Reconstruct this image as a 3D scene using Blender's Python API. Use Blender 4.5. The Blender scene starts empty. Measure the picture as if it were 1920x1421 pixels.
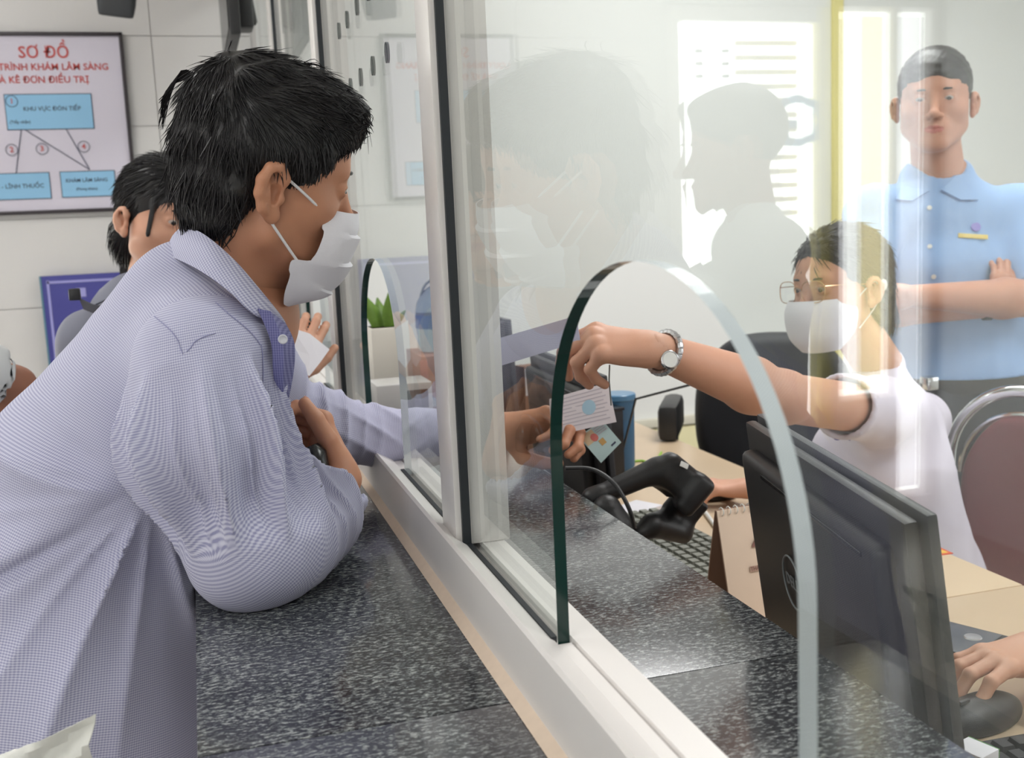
import bpy, bmesh, math, random
import numpy as np
from mathutils import Vector, Matrix, Euler

S = bpy.context.scene
COL = S.collection
# ------------------------------------------------------------------ camera
GX, CZ, FPX = -0.27, 1.40, 2000.0          # camera is 27 cm on the public side of the glass plane x = 0
CAM = np.array([GX, 0.0, CZ])
MR = np.array([[0.9574390798, -0.2851582392, -0.0446675167],
               [0.0840759980, 0.1274873403, 0.9882703095],
               [0.2761188784, 0.9499640818, -0.1460363254]])
cam = bpy.data.cameras.new('camera'); camo = bpy.data.objects.new('camera', cam); COL.objects.link(camo)
cam.sensor_width = 36; cam.sensor_fit = 'HORIZONTAL'; cam.lens = FPX/1920*36; cam.clip_start = .02
Rm = Matrix([list(MR[0]), list(MR[1]), list(-MR[2])]).transposed()
camo.matrix_world = Matrix.Translation(CAM.tolist()) @ Rm.to_4x4()
cam.dof.use_dof = True; cam.dof.focus_distance = 1.2; cam.dof.aperture_fstop = 9.0
S.camera = camo
# ------------------------------------------------------------------ world, lights, exposure
S.view_settings.view_transform = 'Standard'; S.view_settings.look = 'None'
S.view_settings.gamma = 1; S.view_settings.use_curve_mapping = False
S.view_settings.exposure = 0.30
S.cycles.use_denoising = True; S.cycles.max_bounces = 8; S.cycles.transparent_max_bounces = 24
S.cycles.caustics_reflective = False; S.cycles.caustics_refractive = False
S.cycles.sample_clamp_indirect = 6
w = bpy.data.worlds.new('sky'); S.world = w; w.use_nodes = True
bg = w.node_tree.nodes['Background']; bg.inputs[0].default_value = (1.0, .995, .98, 1); bg.inputs[1].default_value = 7.5
def area(name, loc, rot, sx, sy, power, col=(1, 1, 1)):
    l = bpy.data.lights.new(name, 'AREA'); l.shape = 'RECTANGLE'; l.size = sx; l.size_y = sy; l.energy = power; l.color = col
    o = bpy.data.objects.new(name, l); COL.objects.link(o); o.location = loc; o.rotation_euler = rot
    return o
PI = math.pi
area('ceiling_light_public', (-1.5, 2.2, 2.84), (0, 0, 0), .6, 1.2, 18, (1, .985, .965))
area('ceiling_light_public_near', (-1.5, -.4, 2.84), (0, 0, 0), .6, 1.2, 16, (1, .985, .965))
area('ceiling_light_staff', (1.4, 2.5, 2.84), (0, 0, 0), .6, 1.2, 24, (1, 1, .99))
area('ceiling_light_staff_near', (1.6, .3, 2.84), (0, 0, 0), .6, 1.2, 24, (1, 1, .99))
area('fill_light_public', (-1.6, -1.95, 1.6), (PI/2, 0, PI), 2.2, 1.6, 8, (.95, .97, 1))  # added daylight fill for the hall; this wall has no window
area('fill_light_staff', (3.1, .6, 1.6), (PI/2, 0, PI/2), 2.2, 1.4, 11, (.96, .98, 1))  # added soft fill for the office, no window modelled here

# ------------------------------------------------------------------ helpers
def ray(px, py): return MR.T @ np.array([(px-960)/FPX, (710.5-py)/FPX, 1.0])
def W(px, py, Z): return CAM + ray(px, py)*Z                       # a point at depth Z in front of the camera
def WZ(px, py, z): d = ray(px, py); return CAM + d*(z-CZ)/d[2]     # on a level plane
def WY(px, py, Y): d = ray(px, py); return CAM + d*Y/d[1]
def WX(px, py, X): d = ray(px, py); return CAM + d*(X-GX)/d[0]

def lin(c): return tuple((v/255/12.92 if v/255 <= .04045 else ((v/255+.055)/1.055)**2.4) for v in c)
MATS = {}
def mat(name, rgb, rough=.5, metal=0, spec=.5, noise=0, nscale=30, bump=0, bscale=80, emit=None, sss=0, sheen=0, coat=0, trans=0, alpha=1):
    m = bpy.data.materials.new(name); m.use_nodes = True; nt = m.node_tree; b = nt.nodes['Principled BSDF']
    c = lin(rgb); b.inputs['Base Color'].default_value = (*c, 1)
    b.inputs['Roughness'].default_value = rough; b.inputs['Metallic'].default_value = metal
    b.inputs['Specular IOR Level'].default_value = spec
    if sss: b.inputs['Subsurface Weight'].default_value = sss; b.inputs['Subsurface Radius'].default_value = (.012, .005, .003); b.inputs['Subsurface Scale'].default_value = 1
    if sheen: b.inputs['Sheen Weight'].default_value = sheen
    if coat: b.inputs['Coat Weight'].default_value = coat
    if trans: b.inputs['Transmission Weight'].default_value = trans
    if alpha < 1: b.inputs['Alpha'].default_value = alpha
    if emit: b.inputs['Emission Color'].default_value = (*lin(emit[0]), 1); b.inputs['Emission Strength'].default_value = emit[1]
    tc = None
    if noise or bump: tc = nt.nodes.new('ShaderNodeTexCoord')
    if noise:
        n = nt.nodes.new('ShaderNodeTexNoise'); n.inputs['Scale'].default_value = nscale; n.inputs['Detail'].default_value = 4
        nt.links.new(tc.outputs['Object'], n.inputs['Vector'])
        mx = nt.nodes.new('ShaderNodeMix'); mx.data_type = 'RGBA'
        mx.inputs['A'].default_value = (*[max(0, v*(1-noise)) for v in c], 1); mx.inputs['B'].default_value = (*[min(1, v*(1+noise)) for v in c], 1)
        nt.links.new(n.outputs['Fac'], mx.inputs['Factor']); nt.links.new(mx.outputs['Result'], b.inputs['Base Color'])
    if bump:
        n = nt.nodes.new('ShaderNodeTexNoise'); n.inputs['Scale'].default_value = bscale; n.inputs['Detail'].default_value = 3
        nt.links.new(tc.outputs['Object'], n.inputs['Vector'])
        bp = nt.nodes.new('ShaderNodeBump'); bp.inputs['Strength'].default_value = bump; bp.inputs['Distance'].default_value = .002
        nt.links.new(n.outputs['Fac'], bp.inputs['Height']); nt.links.new(bp.outputs['Normal'], b.inputs['Normal'])
    MATS[name] = m
    return m

def tag(o, label=None, cat=None, group=None, kind=None):
    if label: o['label'] = label
    if cat: o['category'] = cat
    if group: o['group'] = group
    if kind: o['kind'] = kind
    return o
def thing(name, label, cat, loc=(0, 0, 0), rotz=0, group=None, kind=None):
    o = bpy.data.objects.new(name, None); COL.objects.link(o); o.empty_display_size = .05
    o.location = loc; o.rotation_euler = (0, 0, rotz)
    return tag(o, label, cat, group, kind)
class MB:
    """collects shapes with material slots into one mesh"""
    def __init__(s): s.v = []; s.f = []; s.m = []; s.sm = []; s.mats = []
    def mi(s, m):
        if m not in s.mats: s.mats.append(m)
        return s.mats.index(m)
    def add(s, vs, fs, m, smooth=False, M=None):
        o = len(s.v)
        for p in vs:
            p = Vector(p)
            if M is not None: p = M @ p
            s.v.append(tuple(p))
        k = s.mi(m)
        for f in fs: s.f.append(tuple(i+o for i in f)); s.m.append(k); s.sm.append(smooth)
        return s
    def box(s, c, size, m, bev=0, M=None, seg=2, rot=None):
        T = Matrix.Translation(Vector(c))
        if rot: T = T @ Euler(rot).to_matrix().to_4x4()
        if M is not None: T = M @ T
        bm = bmesh.new(); bmesh.ops.create_cube(bm, size=1)
        for v in bm.verts: v.co = Vector((v.co.x*size[0], v.co.y*size[1], v.co.z*size[2]))
        if bev: bmesh.ops.bevel(bm, geom=list(bm.edges), offset=min(bev, min(size)*.49), segments=seg, affect='EDGES', profile=.6)
        bm.verts.index_update()
        s.add([v.co.copy() for v in bm.verts], [[v.index for v in f.verts] for f in bm.faces], m, bool(bev), T); bm.free(); return s
    def tube(s, pts, r, m, n=10, M=None, cap=True):
        pts = [Vector(p) for p in pts]; N = len(pts)
        rs = r if hasattr(r, '__len__') else [r]*N
        vs = []; fs = []
        t = (pts[1]-pts[0]).normalized(); ref = Vector((0, 0, 1)) if abs(t.z) < .9 else Vector((1, 0, 0))
        u = t.cross(ref).normalized()
        for i in range(N):
            t = (pts[min(i+1, N-1)]-pts[max(i-1, 0)]).normalized()
            u = (u-t*u.dot(t)).normalized(); v = t.cross(u)
            for k in range(n):
                a = 2*PI*k/n; vs.append(pts[i]+(u*math.cos(a)+v*math.sin(a))*rs[i])
        for i in range(N-1):
            for k in range(n): fs.append((i*n+k, i*n+(k+1) % n, (i+1)*n+(k+1) % n, (i+1)*n+k))
        if cap: fs.append(tuple(range(n))[::-1]); fs.append(tuple((N-1)*n+k for k in range(n)))
        return s.add(vs, fs, m, True, M)
    def lathe(s, prof, m, c=(0, 0, 0), n=24, M=None, flat=(1, 1)):
        vs = []; fs = []
        for r, z in prof:
            for k in range(n): a = 2*PI*k/n; vs.append((c[0]+r*math.cos(a)*flat[0], c[1]+r*math.sin(a)*flat[1], c[2]+z))
        for i in range(len(prof)-1):
            for k in range(n): fs.append((i*n+k, i*n+(k+1) % n, (i+1)*n+(k+1) % n, (i+1)*n+k))
        if prof[0][0] > 1e-5: fs.append(tuple(range(n))[::-1])
        if prof[-1][0] > 1e-5: fs.append(tuple((len(prof)-1)*n+k for k in range(n)))
        return s.add(vs, fs, m, True, M)
    def prism(s, poly, h0, h1, m, axis='z', M=None):
        """poly: 2D outline, extruded along axis between h0 and h1"""
        def P(a, b, h): return {'z': (a, b, h), 'x': (h, a, b), 'y': (a, h, b)}[axis]
        n = len(poly); vs = [P(a, b, h0) for a, b in poly]+[P(a, b, h1) for a, b in poly]
        fs = [tuple(range(n))[::-1], tuple(range(n, 2*n))]+[(i, (i+1) % n, n+(i+1) % n, n+i) for i in range(n)]
        return s.add(vs, fs, m, False, M)
    def ellip(s, c, r, m, n=16, M=None, rot=None):
        vs = [(0, 0, -1)]; fs = []; K = n//2
        for i in range(1, K):
            a = PI*i/K
            for k in range(n): b = 2*PI*k/n; vs.append((math.sin(a)*math.cos(b), math.sin(a)*math.sin(b), -math.cos(a)))
        vs.append((0, 0, 1))
        for k in range(n): fs.append((0, 1+(k+1) % n, 1+k)); fs.append((len(vs)-1, 1+(K-2)*n+k, 1+(K-2)*n+(k+1) % n))
        for i in range(K-2):
            for k in range(n): fs.append((1+i*n+k, 1+i*n+(k+1) % n, 1+(i+1)*n+(k+1) % n, 1+(i+1)*n+k))
        T = Matrix.Translation(Vector(c))
        if rot: T = T @ Euler(rot).to_matrix().to_4x4()
        T = T @ Matrix.Diagonal((*r, 1))
        return s.add(vs, fs, m, True, M @ T if M is not None else T)
    def obj(s, name, parent=None, label=None, world=False, **kw):
        me = bpy.data.meshes.new(name); me.from_pydata(s.v, [], s.f)
        for m in s.mats: me.materials.append(m)
        me.polygons.foreach_set('material_index', s.m); me.polygons.foreach_set('use_smooth', s.sm)
        bm = bmesh.new(); bm.from_mesh(me); bmesh.ops.recalc_face_normals(bm, faces=bm.faces); bm.to_mesh(me); bm.free()
        if any(s.sm): me.set_sharp_from_angle(angle=math.radians(40))
        me.update()
        o = bpy.data.objects.new(name, me); COL.objects.link(o)
        setp(o, parent, world)
        if label: o['label'] = label
        for k, v in kw.items(): o[k] = v
        return o
def wmat(o):
    L = Matrix.LocRotScale(o.location, o.rotation_euler, o.scale)
    return wmat(o.parent) @ o.matrix_parent_inverse @ L if o.parent else L
def setp(o, parent, world=False):
    if parent is not None:
        o.parent = parent
        if world:
            Mw = wmat(parent)
            o.matrix_parent_inverse = Mw.inverted()
def text_part(txt, size, m, parent, M, name='lettering', ext=.0004, label=None, align='CENTER', shear=0):
    c = bpy.data.curves.new(name, 'FONT'); c.body = txt; c.size = size; c.extrude = ext; c.align_x = align; c.align_y = 'CENTER'; c.resolution_u = 2
    c.offset = size*.012
    t = bpy.data.objects.new('tmp', c); me = bpy.data.meshes.new_from_object(t); bpy.data.objects.remove(t); bpy.data.curves.remove(c)
    me.materials.clear(); me.materials.append(m); me.transform(M); me.name = name
    o = bpy.data.objects.new(name, me); COL.objects.link(o); setp(o, parent)
    if label: o['label'] = label
    return o
def dup(root, loc=None, rotz=None, label=None, group=None):
    r = root.copy(); COL.objects.link(r)
    if loc is not None: r.location = loc
    if rotz is not None: r.rotation_euler = (0, 0, rotz)
    if label: r['label'] = label
    if group: r['group'] = group
    for ch in list(root.children):
        c = ch.copy(); COL.objects.link(c); c.parent = r
        for g in ch.children: d = g.copy(); COL.objects.link(d); d.parent = c
    return r

# ------------------------------------------------------------------ materials
M_tile = mat('glazed_wall_tile', (209, 206, 205), .25, noise=.02, nscale=4)
M_grout = mat('tile_grout', (198, 195, 193), .8)
M_wallw = mat('white_wall_paint', (243, 244, 243), .8)
M_cream = mat('cream_panel', (242, 234, 190), .5)
M_trimy = mat('pale_yellow_trim', (238, 226, 150), .5)
M_alu = mat('white_aluminium', (226, 222, 219), .32, noise=.02, nscale=12)
M_caulk = mat('beige_caulk', (216, 196, 176), .7, noise=.08, nscale=90)
M_gasket = mat('black_gasket', (22, 28, 34), .5)
M_black = mat('black_plastic', (30, 30, 32), .42, bump=.15, bscale=900)
M_blackg = mat('black_gloss_plastic', (26, 27, 30), .22)
M_dgrey = mat('dark_grey_plastic', (62, 64, 68), .5)
M_mgrey = mat('grey_plastic', (120, 124, 126), .45)
M_wood = mat('light_wood_laminate', (212, 188, 158), .35, noise=.06, nscale=9)
M_white = mat('white_plastic', (232, 232, 228), .4)
M_paper = mat('white_paper', (228, 226, 232), .8)
M_metal = mat('chrome', (215, 215, 218), .12, metal=1)
M_steel = mat('brushed_steel', (190, 190, 192), .35, metal=1)
M_floor = mat('floor_tile', (196, 190, 180), .3, noise=.05, nscale=5)
M_ceil = mat('ceiling_white', (238, 238, 236), .9)
M_red = mat('red_print', (196, 82, 78), .7)
M_printg = mat('grey_print', (70, 74, 96), .7)
M_sky = mat('light_blue_print', (142, 190, 224), .7)
M_navy = mat('navy_blue_board', (62, 62, 140), .5)
M_lil = mat('pale_lilac_print', (158, 156, 214), .6)
M_green = mat('dark_green_glass_edge', (12, 48, 42), .12, noise=.3, nscale=20)
M_pale = mat('painted_gleam_edge', (205, 212, 216), .25)  # pale colour paints the bright gleam on the near half of each arch edge
M_blue = mat('blue_plastic', (60, 104, 140), .4)

def glass_mat(name, tint, refl=1.0, base=.04):
    m = bpy.data.materials.new(name); m.use_nodes = True; nt = m.node_tree; nt.nodes.clear()
    out = nt.nodes.new('ShaderNodeOutputMaterial'); mix = nt.nodes.new('ShaderNodeMixShader')
    tr = nt.nodes.new('ShaderNodeBsdfTransparent'); tr.inputs[0].default_value = (*tint, 1)
    gl = nt.nodes.new('ShaderNodeBsdfGlossy'); gl.inputs['Roughness'].default_value = 0.0; gl.inputs[0].default_value = (1, 1, 1, 1)
    geo = nt.nodes.new('ShaderNodeNewGeometry'); dot = nt.nodes.new('ShaderNodeVectorMath'); dot.operation = 'DOT_PRODUCT'
    nt.links.new(geo.outputs['Normal'], dot.inputs[0]); nt.links.new(geo.outputs['Incoming'], dot.inputs[1])
    def mth(op, a, b):
        n = nt.nodes.new('ShaderNodeMath'); n.operation = op
        for i, x in enumerate((a, b)):
            if x is None: continue
            if isinstance(x, (int, float)): n.inputs[i].default_value = x
            else: nt.links.new(x, n.inputs[i])
        return n.outputs[0]
    c = mth('ABSOLUTE', dot.outputs['Value'], None); k = mth('SUBTRACT', 1.0, c); p = mth('POWER', k, 5.0)
    F = mth('ADD', mth('MULTIPLY', p, (1-base)*refl), base)
    nt.links.new(F, mix.inputs[0]); nt.links.new(tr.outputs[0], mix.inputs[1]); nt.links.new(gl.outputs[0], mix.inputs[2])
    nt.links.new(mix.outputs[0], out.inputs[0])
    return m
M_glass = glass_mat('partition_glass', (.955, .975, .965), .72)
M_wglass = glass_mat('window_glass', (.97, .98, .975))

def granite():
    m = bpy.data.materials.new('speckled_granite'); m.use_nodes = True; nt = m.node_tree; b = nt.nodes['Principled BSDF']
    tc = nt.nodes.new('ShaderNodeTexCoord'); mp = nt.nodes.new('ShaderNodeMapping'); mp.inputs['Scale'].default_value = (1.0, 2.1, 1.0)
    mp.inputs['Rotation'].default_value = (0, 0, .12)
    nt.links.new(tc.outputs['Object'], mp.inputs['Vector'])
    n1 = nt.nodes.new('ShaderNodeTexNoise'); n1.inputs['Scale'].default_value = 125; n1.inputs['Detail'].default_value = 3; n1.inputs['Roughness'].default_value = .65
    n2 = nt.nodes.new('ShaderNodeTexNoise'); n2.inputs['Scale'].default_value = 340; n2.inputs['Detail'].default_value = 2
    n3 = nt.nodes.new('ShaderNodeTexNoise'); n3.inputs['Scale'].default_value = 14; n3.inputs['Detail'].default_value = 3
    for n in (n1, n2, n3): nt.links.new(mp.outputs[0], n.inputs['Vector'])
    def mth(op, a, b_):
        n = nt.nodes.new('ShaderNodeMath'); n.operation = op
        for i, x in enumerate((a, b_)):
            if isinstance(x, (int, float)): n.inputs[i].default_value = x
            else: nt.links.new(x, n.inputs[i])
        return n.outputs[0]
    s = mth('ADD', mth('ADD', mth('MULTIPLY', n1.outputs['Fac'], .68), mth('MULTIPLY', n2.outputs['Fac'], .26)), mth('MULTIPLY', n3.outputs['Fac'], .14))
    cr = nt.nodes.new('ShaderNodeValToRGB'); e = cr.color_ramp
    e.elements[0].position = .47; e.elements[0].color = (*lin((30, 32, 37)), 1)
    e.elements[1].position = .66; e.elements[1].color = (*lin((150, 153, 152)), 1)
    x = e.elements.new(.53); x.color = (*lin((52, 54, 60)), 1)
    x = e.elements.new(.59); x.color = (*lin((104, 108, 108)), 1)
    nt.links.new(s, cr.inputs[0]); nt.links.new(cr.outputs[0], b.inputs['Base Color'])
    b.inputs['Roughness'].default_value = .16; b.inputs['Specular IOR Level'].default_value = .7; b.inputs['Coat Weight'].default_value = .28; b.inputs['Coat Roughness'].default_value = .08
    bp = nt.nodes.new('ShaderNodeBump'); bp.inputs['Strength'].default_value = .06; bp.inputs['Distance'].default_value = .001
    nt.links.new(n2.outputs['Fac'], bp.inputs['Height']); nt.links.new(bp.outputs['Normal'], b.inputs['Normal'])
    return m
M_gran = granite()

# ------------------------------------------------------------------ the room
WYB = 3.9
XL, XR, YN, ZC = -2.81, 3.5, -2.05, 2.9
def struct(name, mb, label=None):
    o = mb.obj(name); o['kind'] = 'structure'
    if label: o['label'] = label
    return o
struct('floor', MB().box(((XL+XR)/2, (YN+WYB)/2, -.05), (XR-XL+.4, WYB-YN+.4, .1), M_floor), 'pale tiled floor of the hall and office')
struct('ceiling', MB().box(((XL+XR)/2, (YN+WYB)/2, ZC+.05), (XR-XL+.4, WYB-YN+.4, .1), M_ceil), 'white ceiling')
struct('wall_left', MB().box((XL-.06, (YN+WYB)/2, ZC/2), (.12, WYB-YN, ZC), M_wallw), 'white wall on the public side')
struct('wall_right', MB().box((XR+.06, (YN+WYB)/2, ZC/2), (.12, WYB-YN, ZC), M_wallw), 'white wall at the end of the office')
struct('wall_front', MB().box(((XL+XR)/2, YN-.06, ZC/2), (XR-XL+.24, .12, ZC), M_wallw), 'white wall behind the viewer')
# back wall of the public hall with a glazed door (seen mirrored in the partition) and sidelight
DX0, DX1, DZ = -2.285, -1.555, 2.20
SX0, SX1 = -2.795, -2.31
wb = MB()
wb.box(((DX1+0)/2, WYB+.06, ZC/2), (-DX1, .12, ZC), M_grout)
wb.box(((XL+SX0)/2, WYB+.06, ZC/2), (SX0-XL, .12, ZC), M_grout)
wb.box(((SX1+DX0)/2, WYB+.06, ZC/2), (DX0-SX1, .12, ZC), M_grout)
wb.box(((SX0+DX1)/2, WYB+.06, (ZC+DZ)/2), (DX1-SX0, .12, ZC-DZ), M_grout)
wb.box(((-2.60+SX1)/2, WYB+.06, .29), (SX1+2.60, .12, .58), M_grout); wb.box(((SX0-2.60)/2, WYB+.06, .06), (-2.60-SX0, .12, .12), M_grout)
wback = struct('wall_back', wb, 'pale grey tiled wall of the public hall')
tm = None; z0 = 2.069-7*.295
for i in range(-5, 1):
    for j in range(0, 10):
        xa, xb = max(-.345+.6*i-0, XL), min(-.345+.6*(i+1), -.02); za, zb = max(.005, z0+.295*(j-0)), min(ZC, z0+.295*(j+1))
        cuts = [(xa, xb)]
        if za < DZ: # clip tiles at the door and sidelight openings
            nc = []
            for a, b in cuts:
                for c, d in ((XL, SX0), (SX1, DX0), (DX1, 0)):
                    lo, hi = max(a, c), min(b, d)
                    if hi-lo > .02: nc.append((lo, hi))
            cuts = nc
        for a, b in cuts:
            if zb-za < .02: continue
            MB().box(((a+b)/2, WYB-.004, (za+zb)/2), (b-a-.002, .008, zb-za-.002), M_tile, .0006, seg=1).obj('tile', wback)
# back wall of the office
struct('wall_office', MB().box((XR/2, WYB+.06, ZC/2), (XR, .12, ZC), M_wallw), 'bright white wall behind the office desks')
lp = thing('wainscot', 'pale cream panelling along the foot of the office wall', 'panelling', (0, WYB, 0), kind='structure'); lp.name = 'trim_1'
for k in range(7):
    MB().box((.27+.48*k, -.012, .30), (.455, .024, .50), M_cream, .004).obj('panel', lp)
MB().box((1.75, -.016, .575), (3.4, .03, .035), mat('rail_white', (226, 222, 206), .4), .004).obj('rail', lp)
for k in range(8): MB().box((.03+.48*k, -.015, .30), (.03, .03, .56), M_wallw, .003).obj('stile', lp)
tv_ = MB().box((2.29, WYB-.012, 1.45), (.045, .024, 2.9), M_trimy, .004)
struct('trim_2', tv_, 'pale yellow vertical trim strip on the office wall')
# door (glazed) in the back wall
dr = thing('door_1', 'glazed white door with louvred blind and a blue letter', 'door', (DX0, WYB, 0), kind='structure')
dw = DX1-DX0
fr = MB()
for x in (.03, dw-.03): fr.box((x, .05, DZ/2), (.06, .06, DZ), M_trimy if x < .1 else M_alu, .004)
fr.box((dw/2, .05, DZ-.03), (dw-.12, .06, .06), M_alu, .004).box((dw/2, .05, .08), (dw-.12, .06, .16), M_alu, .004)
fr.obj('door_frame', dr)
MB().box((dw/2, .05, DZ/2+.05), (dw-.12, .006, DZ-.22), M_wglass).obj('pane', dr)
M_slat = mat('cream_slat', (236, 222, 176), .5)
for k in range(30):
    z = 2.08-.058*k
    if z < .3: break
    o = MB().box((.22, .16, z), (.30, .012, .020), M_slat, .002, rot=(.5, 0, 0)).obj('slat', dr)
for j, x in enumerate((.40, .55)):
    for k in range(3): MB().box((x-.03*j, .17, 2.05-.05*k), (.05, .01, .016), M_mgrey, .002).obj('slat', dr)
text_part('G', .29, mat('blue_letter', (40, 160, 235), .5), dr, Matrix.Translation((.125, .035, 1.742)) @ Matrix.Rotation(PI/2, 4, 'X'), 'letter')
sl = thing('window_1', 'tall sidelights with cream and white curtains beside the glazed door', 'window', (SX0, WYB, 0), kind='structure')
def curtain_mat(name, c, t):
    m = bpy.data.materials.new(name); m.use_nodes = True; nt = m.node_tree; nt.nodes.clear(); o = nt.nodes.new('ShaderNodeOutputMaterial')
    mx = nt.nodes.new('ShaderNodeMixShader'); mx.inputs[0].default_value = t; d = nt.nodes.new('ShaderNodeBsdfDiffuse'); r = nt.nodes.new('ShaderNodeBsdfTranslucent')
    d.inputs[0].default_value = (*lin(c), 1); r.inputs[0].default_value = (*lin(c), 1)
    nt.links.new(d.outputs[0], mx.inputs[1]); nt.links.new(r.outputs[0], mx.inputs[2]); nt.links.new(mx.outputs[0], o.inputs[0]); return m
M_cur1 = curtain_mat('cream_curtain', (250, 236, 190), .75); M_cur2 = curtain_mat('white_curtain', (244, 244, 250), .75)
def cloth_strip(x0, x1, z0, m, nm, y=.10, waves=3):
    n = 24; R0 = [(x0+(x1-x0)*k/n, y+.003*math.sin(2*PI*waves*k/n)) for k in range(n+1)]
    MB().add([(x, yy, z) for z in (z0, DZ-.02) for x, yy in R0], [(k, k+1, n+2+k, n+1+k) for k in range(n)], m, True).obj(nm, sl)
a1, a2, a3 = SX1-SX0, -2.47-SX0, -2.60-SX0
MB().box(((a1+a3)/2, .05, (DZ+.58)/2), (a1-a3-.02, .006, DZ-.60), M_wglass).obj('pane', sl)
MB().box((a3/2, .05, (DZ+.12)/2), (a3-.02, .006, DZ-.14), M_wglass).obj('pane', sl)
cloth_strip(a3+.01, a2, .60, M_cur1, 'cream_curtain'); cloth_strip(.02, a3-.025, .14, M_cur2, 'white_curtain'); cloth_strip(a2+.03, a1-.02, .60, M_cur2, 'white_curtain', .16)
for x, z0 in ((.01, .12), (a3, .12), (a1-.01, .58)): MB().box((x, .05, (DZ+z0)/2), (.022, .05, DZ-z0), M_alu, .003).obj('window_frame', sl)

# ------------------------------------------------------------------ counter and glass partition
ct = thing('service_counter', 'dark speckled granite service counter running under the glass partition', 'counter', (0, 0, 0))
for y0, y1 in ((-.9, .818), (.8195, 2.3), (2.3015, WYB-.01)):
    MB().box((-.028, (y0+y1)/2, .985), (.544, y1-y0, .03), M_gran, .0006).obj('granite_slab', ct)
MB().box((0, 1.5, .9685), (.50, 4.8, .003), mat('seam_light', (200, 200, 196), .6)).obj('bedding', ct)
MB().box((-.03, 1.5, .485), (.42, 4.8, .96), M_tile, .004).obj('counter_base', ct)

pt = thing('glass_partition', 'white aluminium framed glass partition with arched openings on the granite counter', 'partition', (0, 0, 0))
ZT = 2.25
MB().prism([(-.037, 1.000), (-.037, 1.066), (-.034, 1.069), (-.008, 1.052), (-.006, 1.044), (.006, 1.044), (.008, 1.052), (.033, 1.052), (.034, 1.000)], -.9, WYB-.01, M_alu, 'y').obj('sill', pt)
MB().prism([(-.047, 1.0005), (-.037, 1.008), (-.036, 1.0005)], -.9, WYB-.01, M_caulk, 'y').obj('caulk_line', pt)
MB().box((0, 1.5, ZT+.03), (.072, 4.8, .07), M_alu, .003).obj('top_rail', pt)
PY = [-.84+.97*k for k in range(5)]   # near faces of the posts
for k, y in enumerate(PY):
    yy = y-.005*0
    MB().box((.009, yy+.0325, (ZT+1.052)/2), (.062, .065, ZT-1.052), M_alu, .003).obj('post', pt)
    for s in (-1, 1):
        MB().box((-.0105, yy+.0325+s*.0352, (ZT+1.05)/2), (.009, .0055, ZT-1.05), M_gasket).obj('gasket', pt)
TH = .005
def pane(ya, yb, yc, hw, ztop, zb=1.046):
    """a glass slab with an arched notch; returns pane mesh and edge mesh"""
    r = hw; spring = ztop-.5*(ztop-zb)
    ys = sorted(set([ya, yb]+[yc+hw*math.sin(PI/2*(t/20)) for t in range(-20, 21)]))
    def low(y):
        u = (y-yc)/hw
        if abs(u) >= 1-1e-9: return zb
        return spring+(ztop-spring)*math.sqrt(max(0, 1-abs(u)**2.1))
    g = MB(); e = MB()
    for X in (-TH, TH):
        vs = []; fs = []
        for a, b in zip(ys[:-1], ys[1:]):
            la, lb = low(a), low(b)
            if a < yc-hw+1e-9 and b <= yc-hw+1e-9: la = lb = zb
            elif a >= yc+hw-1e-9: la = lb = zb
            else:
                if a <= yc-hw+1e-9: la = spring
                if b >= yc+hw-1e-9: lb = spring
            o = len(vs); vs += [(X, a, la), (X, b, lb), (X, b, ZT), (X, a, ZT)]; fs.append((o, o+1, o+2, o+3) if X > 0 else (o+3, o+2, o+1, o))
        g.add(vs, fs, M_glass)
    path = [(yc+hw, zb)]+[(y, spring if abs(y-yc) > hw-1e-6 else low(y)) for y in reversed([y for y in ys if abs(y-yc) <= hw+1e-9])]+[(yc-hw, zb)]
    edg = TH+.0002
    for i in range(len(path)-1):
        (a, za), (b, zb_) = path[i], path[i+1]
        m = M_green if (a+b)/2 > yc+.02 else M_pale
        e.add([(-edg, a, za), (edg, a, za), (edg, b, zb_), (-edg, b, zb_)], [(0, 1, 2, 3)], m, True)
    return g, e
archs = [(.622, .187, 1.372), (1.655, .17, 1.353), (2.60, .17, 1.353), (3.5, .15, 1.353), (-.35, .17, 1.36)]
for k in range(5):
    ya = PY[k]+.065; yb = PY[k+1] if k < 4 else WYB-.01
    cy = {0: archs[4], 1: archs[0], 2: archs[1], 3: archs[2], 4: archs[3]}[k]
    g, e = pane(ya+.003, yb-.003, cy[0], cy[1], cy[2])
    po = g.obj('glass_pane', pt); eo = e.obj('arch_edge', po)
    # black glazing rubber at the foot of the pane, both sides of the opening
    for a, b in ((ya, cy[0]-cy[1]), (cy[0]+cy[1], yb)):
        MB().box((-.0085, (a+b)/2, 1.052), (.005, b-a, .007), M_gasket).obj('gasket', pt)
    MB().box((0, cy[0], 1.046), (.012, 2*cy[1]-.004, .006), M_alu).obj('sill_channel', pt)
for row, (zz, ys_) in enumerate(((1.627, (1.437, 1.552, 1.667, 1.775)), (1.730, (1.555, 1.661, 1.767, 1.865)))):
    for y in ys_:
        h = MB(); n = 14; R = .0085
        vs = [(X, y+R*math.cos(2*PI*k/n), zz+R*math.sin(2*PI*k/n)*1.6) for X in (-.0053, -.0012) for k in range(n)]
        h.add(vs, [(k, (k+1) % n, n+(k+1) % n, n+k) for k in range(n)], M_green, True)
        h.obj('speech_hole', pt)

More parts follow.
